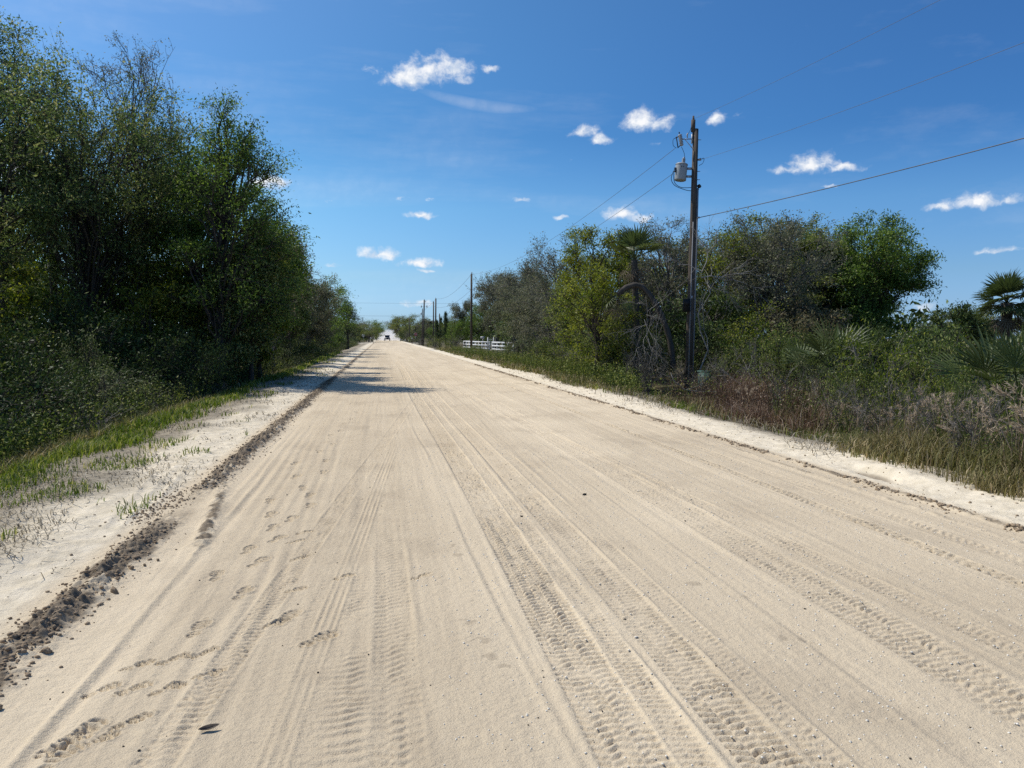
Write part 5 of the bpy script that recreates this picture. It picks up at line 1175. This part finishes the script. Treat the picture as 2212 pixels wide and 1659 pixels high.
n = 3400; y = 5.0 + 38 * r.random(n) ** 1.5; k_ = vn(y * 1.7, y * 0, 44) > -.35; y = y[k_]; n = len(y); x = 5.16 + .05 * fbm(y * .35, y * 0 + 9, 3, 111) + .05 * r.normal(size=n) * (.4 + 1.2 * r.random(n)); lumps('dirt_crumbs', 'thin line of dark dirt crumbs along the right road edge', x, y, .004 + .022 * r.random(n) ** 4 + .0002 * y, 'clod', 2, 'dirt')
n = 900; y = 4.6 + 30 * r.random(n) ** 1.4; x = np.where(r.random(n) < .6, 5.35 + 1.1 * r.random(n), -2.15 - 1.1 * r.random(n)); lumps('dirt_crumbs', 'scattered dirt crumbs on the sand shoulders', x, y, .004 + .012 * r.random(n) ** 4 + .0003 * y, 'clod', 6, 'dirt')
n = 420; y = 2.4 + 14 * r.random(n) ** 2; x = -3.2 + 8.2 * r.random(n); lumps('pebbles', 'tiny dark pebbles scattered on the road', x, y, .002 + .005 * r.random(n) ** 3 + .00015 * y, 'pebble', 3, 'pebbles')
n = 5200; y = 2.2 + 9 * r.random(n) ** 1.6; x = .2 + 5.0 * r.random(n) ** .9; lumps('shell_fragments', 'tiny pale shell fragments scattered on the road', x, y, .0025 + .004 * r.random(n) ** 2 + .00015 * y, 'shell', 4, 'shells')
for k_, (px, py, s, lab) in enumerate([(1263, 1070, .016, 'largest dark pebble lying alone in the middle of the road'), (1127, 1115, .012, 'dark pebble lying beside the deep tyre track'), (1350, 1337, .009, 'small dark pebble right of the twin tyre tracks')]):
    g = gnd(px, py); o = bpy.data.objects.new('dark_pebble', CM[k_].copy()); o.data.materials.clear(); o.data.materials.append(M['pebble']); COL.objects.link(o); o.location = (g.x, g.y, zfine(g.x, g.y) + s * .4); o.scale = (s * 1.3, s, s); tag(o, lab, 'pebble', 'dark pebbles on the road')
# curled dead leaf
g = gnd(450, 1580); n = 13; V = []
for i in range(n):
    t = i / (n - 1) * 2 - 1; w_ = .016 * (1 - abs(t) ** 2.2) + .0008
    for q in (-1, -.4, .4, 1): V.append((t * .043, q * w_ * .8, .006 + .012 * t * t + .010 * abs(q) ** 2 * (w_ / .016)))
idx = np.arange(n * 4).reshape(n, 4); F = np.stack([idx[:-1, :-1], idx[:-1, 1:], idx[1:, 1:], idx[1:, :-1]], -1).reshape(-1, 4)
M['deadleaf'] = noisemat('dead_leaf', (.05, .04, .032), (.15, .12, .09), 40, rough=.7)
o = link('dead_leaf', mesh_np('dead_leaf', np.array(V), [F], smooth=True), M['deadleaf']); o.location = (g.x, g.y, zfine(g.x, g.y) + .002); o.rotation_euler = (.35, .05, R_(28)); tag(o, 'curled dark dead leaf lying on the sand among the boot prints', 'leaf')
sd_ = o.modifiers.new('thick', 'SOLIDIFY'); sd_.thickness = .0015
print('objects', time.time() - T0)

# ------------------------------------------------------------------ sky and sun
SUN_AZ, SUN_EL = R_(-58), R_(53)          # azimuth measured from +Y, negative = to the left of the road
sdir = Vector((math.sin(SUN_AZ) * math.cos(SUN_EL), math.cos(SUN_AZ) * math.cos(SUN_EL), math.sin(SUN_EL)))
sl = bpy.data.lights.new('sun', 'SUN'); sl.energy = 4.4; sl.angle = R_(.53); sl.color = (1, .955, .88)
so = bpy.data.objects.new('sun', sl); COL.objects.link(so); so.rotation_euler = sdir.to_track_quat('Z', 'Y').to_euler(); so.location = sdir * 100
wd = bpy.data.worlds.new('World'); scene.world = wd; wd.use_nodes = True
nt = wd.node_tree; nt.nodes.clear(); L = nt.links
wo = nt.nodes.new('ShaderNodeOutputWorld'); bg = nt.nodes.new('ShaderNodeBackground'); L.new(bg.outputs[0], wo.inputs[0])
sky = node(nt, 'ShaderNodeTexSky', sky_type='NISHITA'); sky.sun_disc = False
sky.sun_elevation = SUN_EL; sky.sun_rotation = SUN_AZ
sky.altitude = 0; sky.air_density = 1.15; sky.dust_density = .35; sky.ozone_density = 3.2
SKYS = .105
hs = node(nt, 'ShaderNodeHueSaturation', i_Saturation=1.22, i_Value=1.0); L.new(sky.outputs[0], hs.inputs['Color'])
tc = node(nt, 'ShaderNodeTexCoord'); DIR = tc.outputs['Generated']
def vm(op, a, b=None):
    n = node(nt, 'ShaderNodeVectorMath', operation=op)
    L.new(a, n.inputs[0])
    if b is not None:
        if isinstance(b, (tuple, Vector)): n.inputs[1].default_value = tuple(b)
        else: L.new(b, n.inputs[1])
    return n
def mt(op, a, b=None, c=None):
    n = node(nt, 'ShaderNodeMath', operation=op)
    for i, v in enumerate((a, b, c)):
        if v is None: continue
        if isinstance(v, (int, float)): n.inputs[i].default_value = v
        else: L.new(v, n.inputs[i])
    return n.outputs[0]
def ramp(f, stops):
    n = node(nt, 'ShaderNodeValToRGB'); e = n.color_ramp.elements
    while len(e) < len(stops): e.new(.5)
    for i, (p_, c_) in enumerate(stops): e[i].position = p_; e[i].color = (c_[0] / 2.2, c_[1] / 2.2, c_[2] / 2.2, 1)
    L.new(f, n.inputs[0]); return n.outputs[0]
def mulc(a, b, k=1.0):
    n = node(nt, 'ShaderNodeMix', data_type='RGBA', blend_type='MULTIPLY'); n.inputs[0].default_value = 1; L.new(a, n.inputs[6]); L.new(b, n.inputs[7])
    v = vm('SCALE', n.outputs[2]); v.inputs['Scale'].default_value = k; return v.outputs[0]
sz_ = node(nt, 'ShaderNodeSeparateXYZ'); L.new(DIR, sz_.inputs[0])
tint_el = ramp(sz_.outputs[2], [(0, (.76, 1.12, 2.1)), (.022, (.74, 1.08, 1.85)), (.075, (.78, 1.02, 1.33)), (.16, (.82, 1.08, 1.24)), (.244, (.60, .89, 1.08)), (.40, (.74, .93, 1.06)), (1.0, (.9, 1, 1.05))])
cg = node(nt, 'ShaderNodeMapRange', i_1=0, i_2=1); L.new(vm('DOT_PRODUCT', DIR, sdir).outputs['Value'], cg.inputs[0])
tint_az = ramp(cg.outputs[0], [(.0, (.66, .74, .90)), (.194, (.71, .79, .92)), (.35, (.80, .86, .95)), (.53, (1, 1, 1)), (.722, (1.45, 1.2, 1.12)), (1, (1.7, 1.35, 1.15))])
gm = node(nt, 'ShaderNodeMix', data_type='RGBA'); gm.inputs[0].default_value = 0
L.new(mulc(mulc(hs.outputs[0], tint_el, 2.2), tint_az, 2.2), gm.inputs[6])
wn = node(nt, 'ShaderNodeTexNoise', i_Scale=60.0, i_Detail=3.0); L.new(DIR, wn.inputs['Vector'])
wv = vm('SCALE', vm('SUBTRACT', wn.outputs['Color'], (.5, .5, .5)).outputs[0]); wv.inputs['Scale'].default_value = .012
WD = vm('ADD', DIR, wv.outputs[0]).outputs[0]
sc_ = vm('MULTIPLY', WD, (1, 1, 1.25)).outputs[0]
n1 = node(nt, 'ShaderNodeTexNoise', i_Scale=40.0, i_Detail=10.0, i_Roughness=.62); L.new(sc_, n1.inputs['Vector'])
NZ = n1.outputs['Fac']
clouds = [(880, 168, 62, 30, 1.1), (930, 152, 62, 33, 1.2), (985, 150, 42, 24, 1.0), (1000, 172, 22, 14, .45), (1052, 151, 24, 10, .75), (803, 153, 18, 15, .5),
          (1385, 262, 44, 26, 1.1), (1425, 268, 36, 20, .9), (1262, 286, 34, 15, .8), (1302, 300, 28, 15, .8), (1545, 261, 22, 17, .9), (1575, 248, 26, 12, .3), (1415, 311, 18, 7, .6),
          (1758, 357, 48, 24, 1.1), (1700, 369, 40, 11, .8), (1822, 364, 42, 11, .8), (2110, 437, 66, 17, 1.1), (2040, 449, 48, 11, .8), (2180, 432, 30, 14, .7),
          (2157, 542, 36, 8, .75), (1126, 433, 28, 9, .9), (910, 465, 30, 9, .9), (1340, 464, 44, 17, 1.0), (1385, 472, 36, 13, .85), (600, 395, 40, 17, 1.0), (570, 400, 40, 16, .9),
          (825, 550, 46, 16, 1.0), (905, 568, 48, 13, .95), (920, 586, 20, 6, .5), (1212, 471, 18, 6, .6), (1170, 592, 30, 9, .5), (985, 619, 40, 7, .45), (905, 657, 46, 11, .5), (722, 573, 20, 5, .5),
          (1998, 664, 22, 11, .6), (2030, 694, 46, 12, .3), (710, 436, 12, 5, .4), (870, 428, 26, 6, .3), (930, 434, 18, 5, .3), (1795, 402, 20, 4, .4), (60, 380, 90, 26, .8), (150, 330, 40, 20, .4), (1235, 345, 8, 5, .5)]
acc = None; bacc = None
for (px, py, hw, hh, g) in clouds:
    c = ray(px, py).normalized(); rt = c.cross(Vector((0, 0, 1))).normalized(); up_ = rt.cross(c).normalized()
    a = vm('DOT_PRODUCT', WD, rt * (1661.0 / hw / 1.15)).outputs['Value']
    b = vm('DOT_PRODUCT', WD, up_ * (1661.0 / hh / 1.15)).outputs['Value']
    b = mt('MAXIMUM', b, mt('MULTIPLY', b, -1.5))
    d = mt('SQRT', mt('ADD', mt('MULTIPLY', a, a), mt('MULTIPLY', b, b)))
    v = mt('MULTIPLY', mt('SUBTRACT', 1.0, d), 1.0)
    v = mt('MINIMUM', v, .25 + .55 * g) if g < .7 else v
    v = mt('ADD', v, (g - 1) * .35)
    acc = v if acc is None else mt('MAXIMUM', acc, v)
    if g >= .8:
        bb_ = mt('MULTIPLY', mt('LESS_THAN', d, 1.3), vm('DOT_PRODUCT', WD, up_ * (1661.0 / hh)).outputs['Value']); bacc = bb_ if bacc is None else mt('ADD', bacc, bb_)
dens = mt('ADD', acc, mt('MULTIPLY', mt('SUBTRACT', NZ, .5), 2.5))
alpha = node(nt, 'ShaderNodeMapRange', interpolation_type='SMOOTHSTEP', i_1=.0, i_2=1.15); L.new(dens, alpha.inputs[0])
gate = node(nt, 'ShaderNodeMapRange', interpolation_type='SMOOTHSTEP', i_1=-.45, i_2=.05); L.new(acc, gate.inputs[0])
al = mt('MULTIPLY', alpha.outputs[0], gate.outputs[0])
# thin cirrus streaks
c0 = ray(1030, 226).normalized(); rt = c0.cross(Vector((0, 0, 1))).normalized(); up_ = rt.cross(c0).normalized()
a = vm('DOT_PRODUCT', DIR, rt * (1661.0 / 125)).outputs['Value']; b0 = vm('DOT_PRODUCT', DIR, up_ * (1661.0 / 13)).outputs['Value']
b = mt('ADD', b0, mt('ADD', mt('MULTIPLY', a, 1.35), mt('MULTIPLY', mt('MULTIPLY', a, a), -.9)))
d = mt('ADD', mt('MULTIPLY', a, a), mt('MULTIPLY', b, b))
streak = mt('MULTIPLY', mt('MAXIMUM', mt('SUBTRACT', 1.0, d), 0.0), .17)
ci = node(nt, 'ShaderNodeTexNoise', i_Scale=2.2, i_Detail=6.0, i_Roughness=.6)
cm = node(nt, 'ShaderNodeMapping'); cm.inputs['Scale'].default_value = (1.0, 3.0, 7.0); L.new(DIR, cm.inputs[0]); L.new(cm.outputs[0], ci.inputs['Vector'])
veil = node(nt, 'ShaderNodeMapRange', i_1=.52, i_2=.85, i_3=0, i_4=.16); L.new(ci.outputs['Fac'], veil.inputs[0])
thin = mt('ADD', streak, veil.outputs[0])
allc = mt('MAXIMUM', al, thin)
n2 = node(nt, 'ShaderNodeTexNoise', i_Scale=40.0, i_Detail=6.0, i_Roughness=.55); sh2 = vm('ADD', sc_, (-.006, 0, .007)); L.new(sh2.outputs[0], n2.inputs['Vector'])
sh = node(nt, 'ShaderNodeMapRange', i_1=-.10, i_2=.10); L.new(mt('ADD', mt('SUBTRACT', NZ, n2.outputs['Fac']), mt('MULTIPLY', bacc, .06)), sh.inputs[0])
ccol = node(nt, 'ShaderNodeMix', data_type='RGBA'); L.new(sh.outputs[0], ccol.inputs[0])
K_ = 1 / SKYS
ccol.inputs[6].default_value = (.66 * K_, .74 * K_, .86 * K_, 1); ccol.inputs[7].default_value = (.97 * K_, .98 * K_, 1.0 * K_, 1)
fin = node(nt, 'ShaderNodeMix', data_type='RGBA'); L.new(allc, fin.inputs[0]); L.new(gm.outputs[2], fin.inputs[6]); L.new(ccol.outputs[2], fin.inputs[7])
L.new(fin.outputs[2], bg.inputs[0]); bg.inputs[1].default_value = SKYS
scene.view_settings.view_transform = 'Standard'; scene.view_settings.look = 'None'
scene.view_settings.exposure = 0.0; scene.view_settings.gamma = 1
scene.cycles.max_bounces = 8; scene.cycles.diffuse_bounces = 3; scene.cycles.glossy_bounces = 2; scene.cycles.transmission_bounces = 3; scene.cycles.volume_bounces = 6
scene.cycles.use_denoising = False
print('done', time.time() - T0)
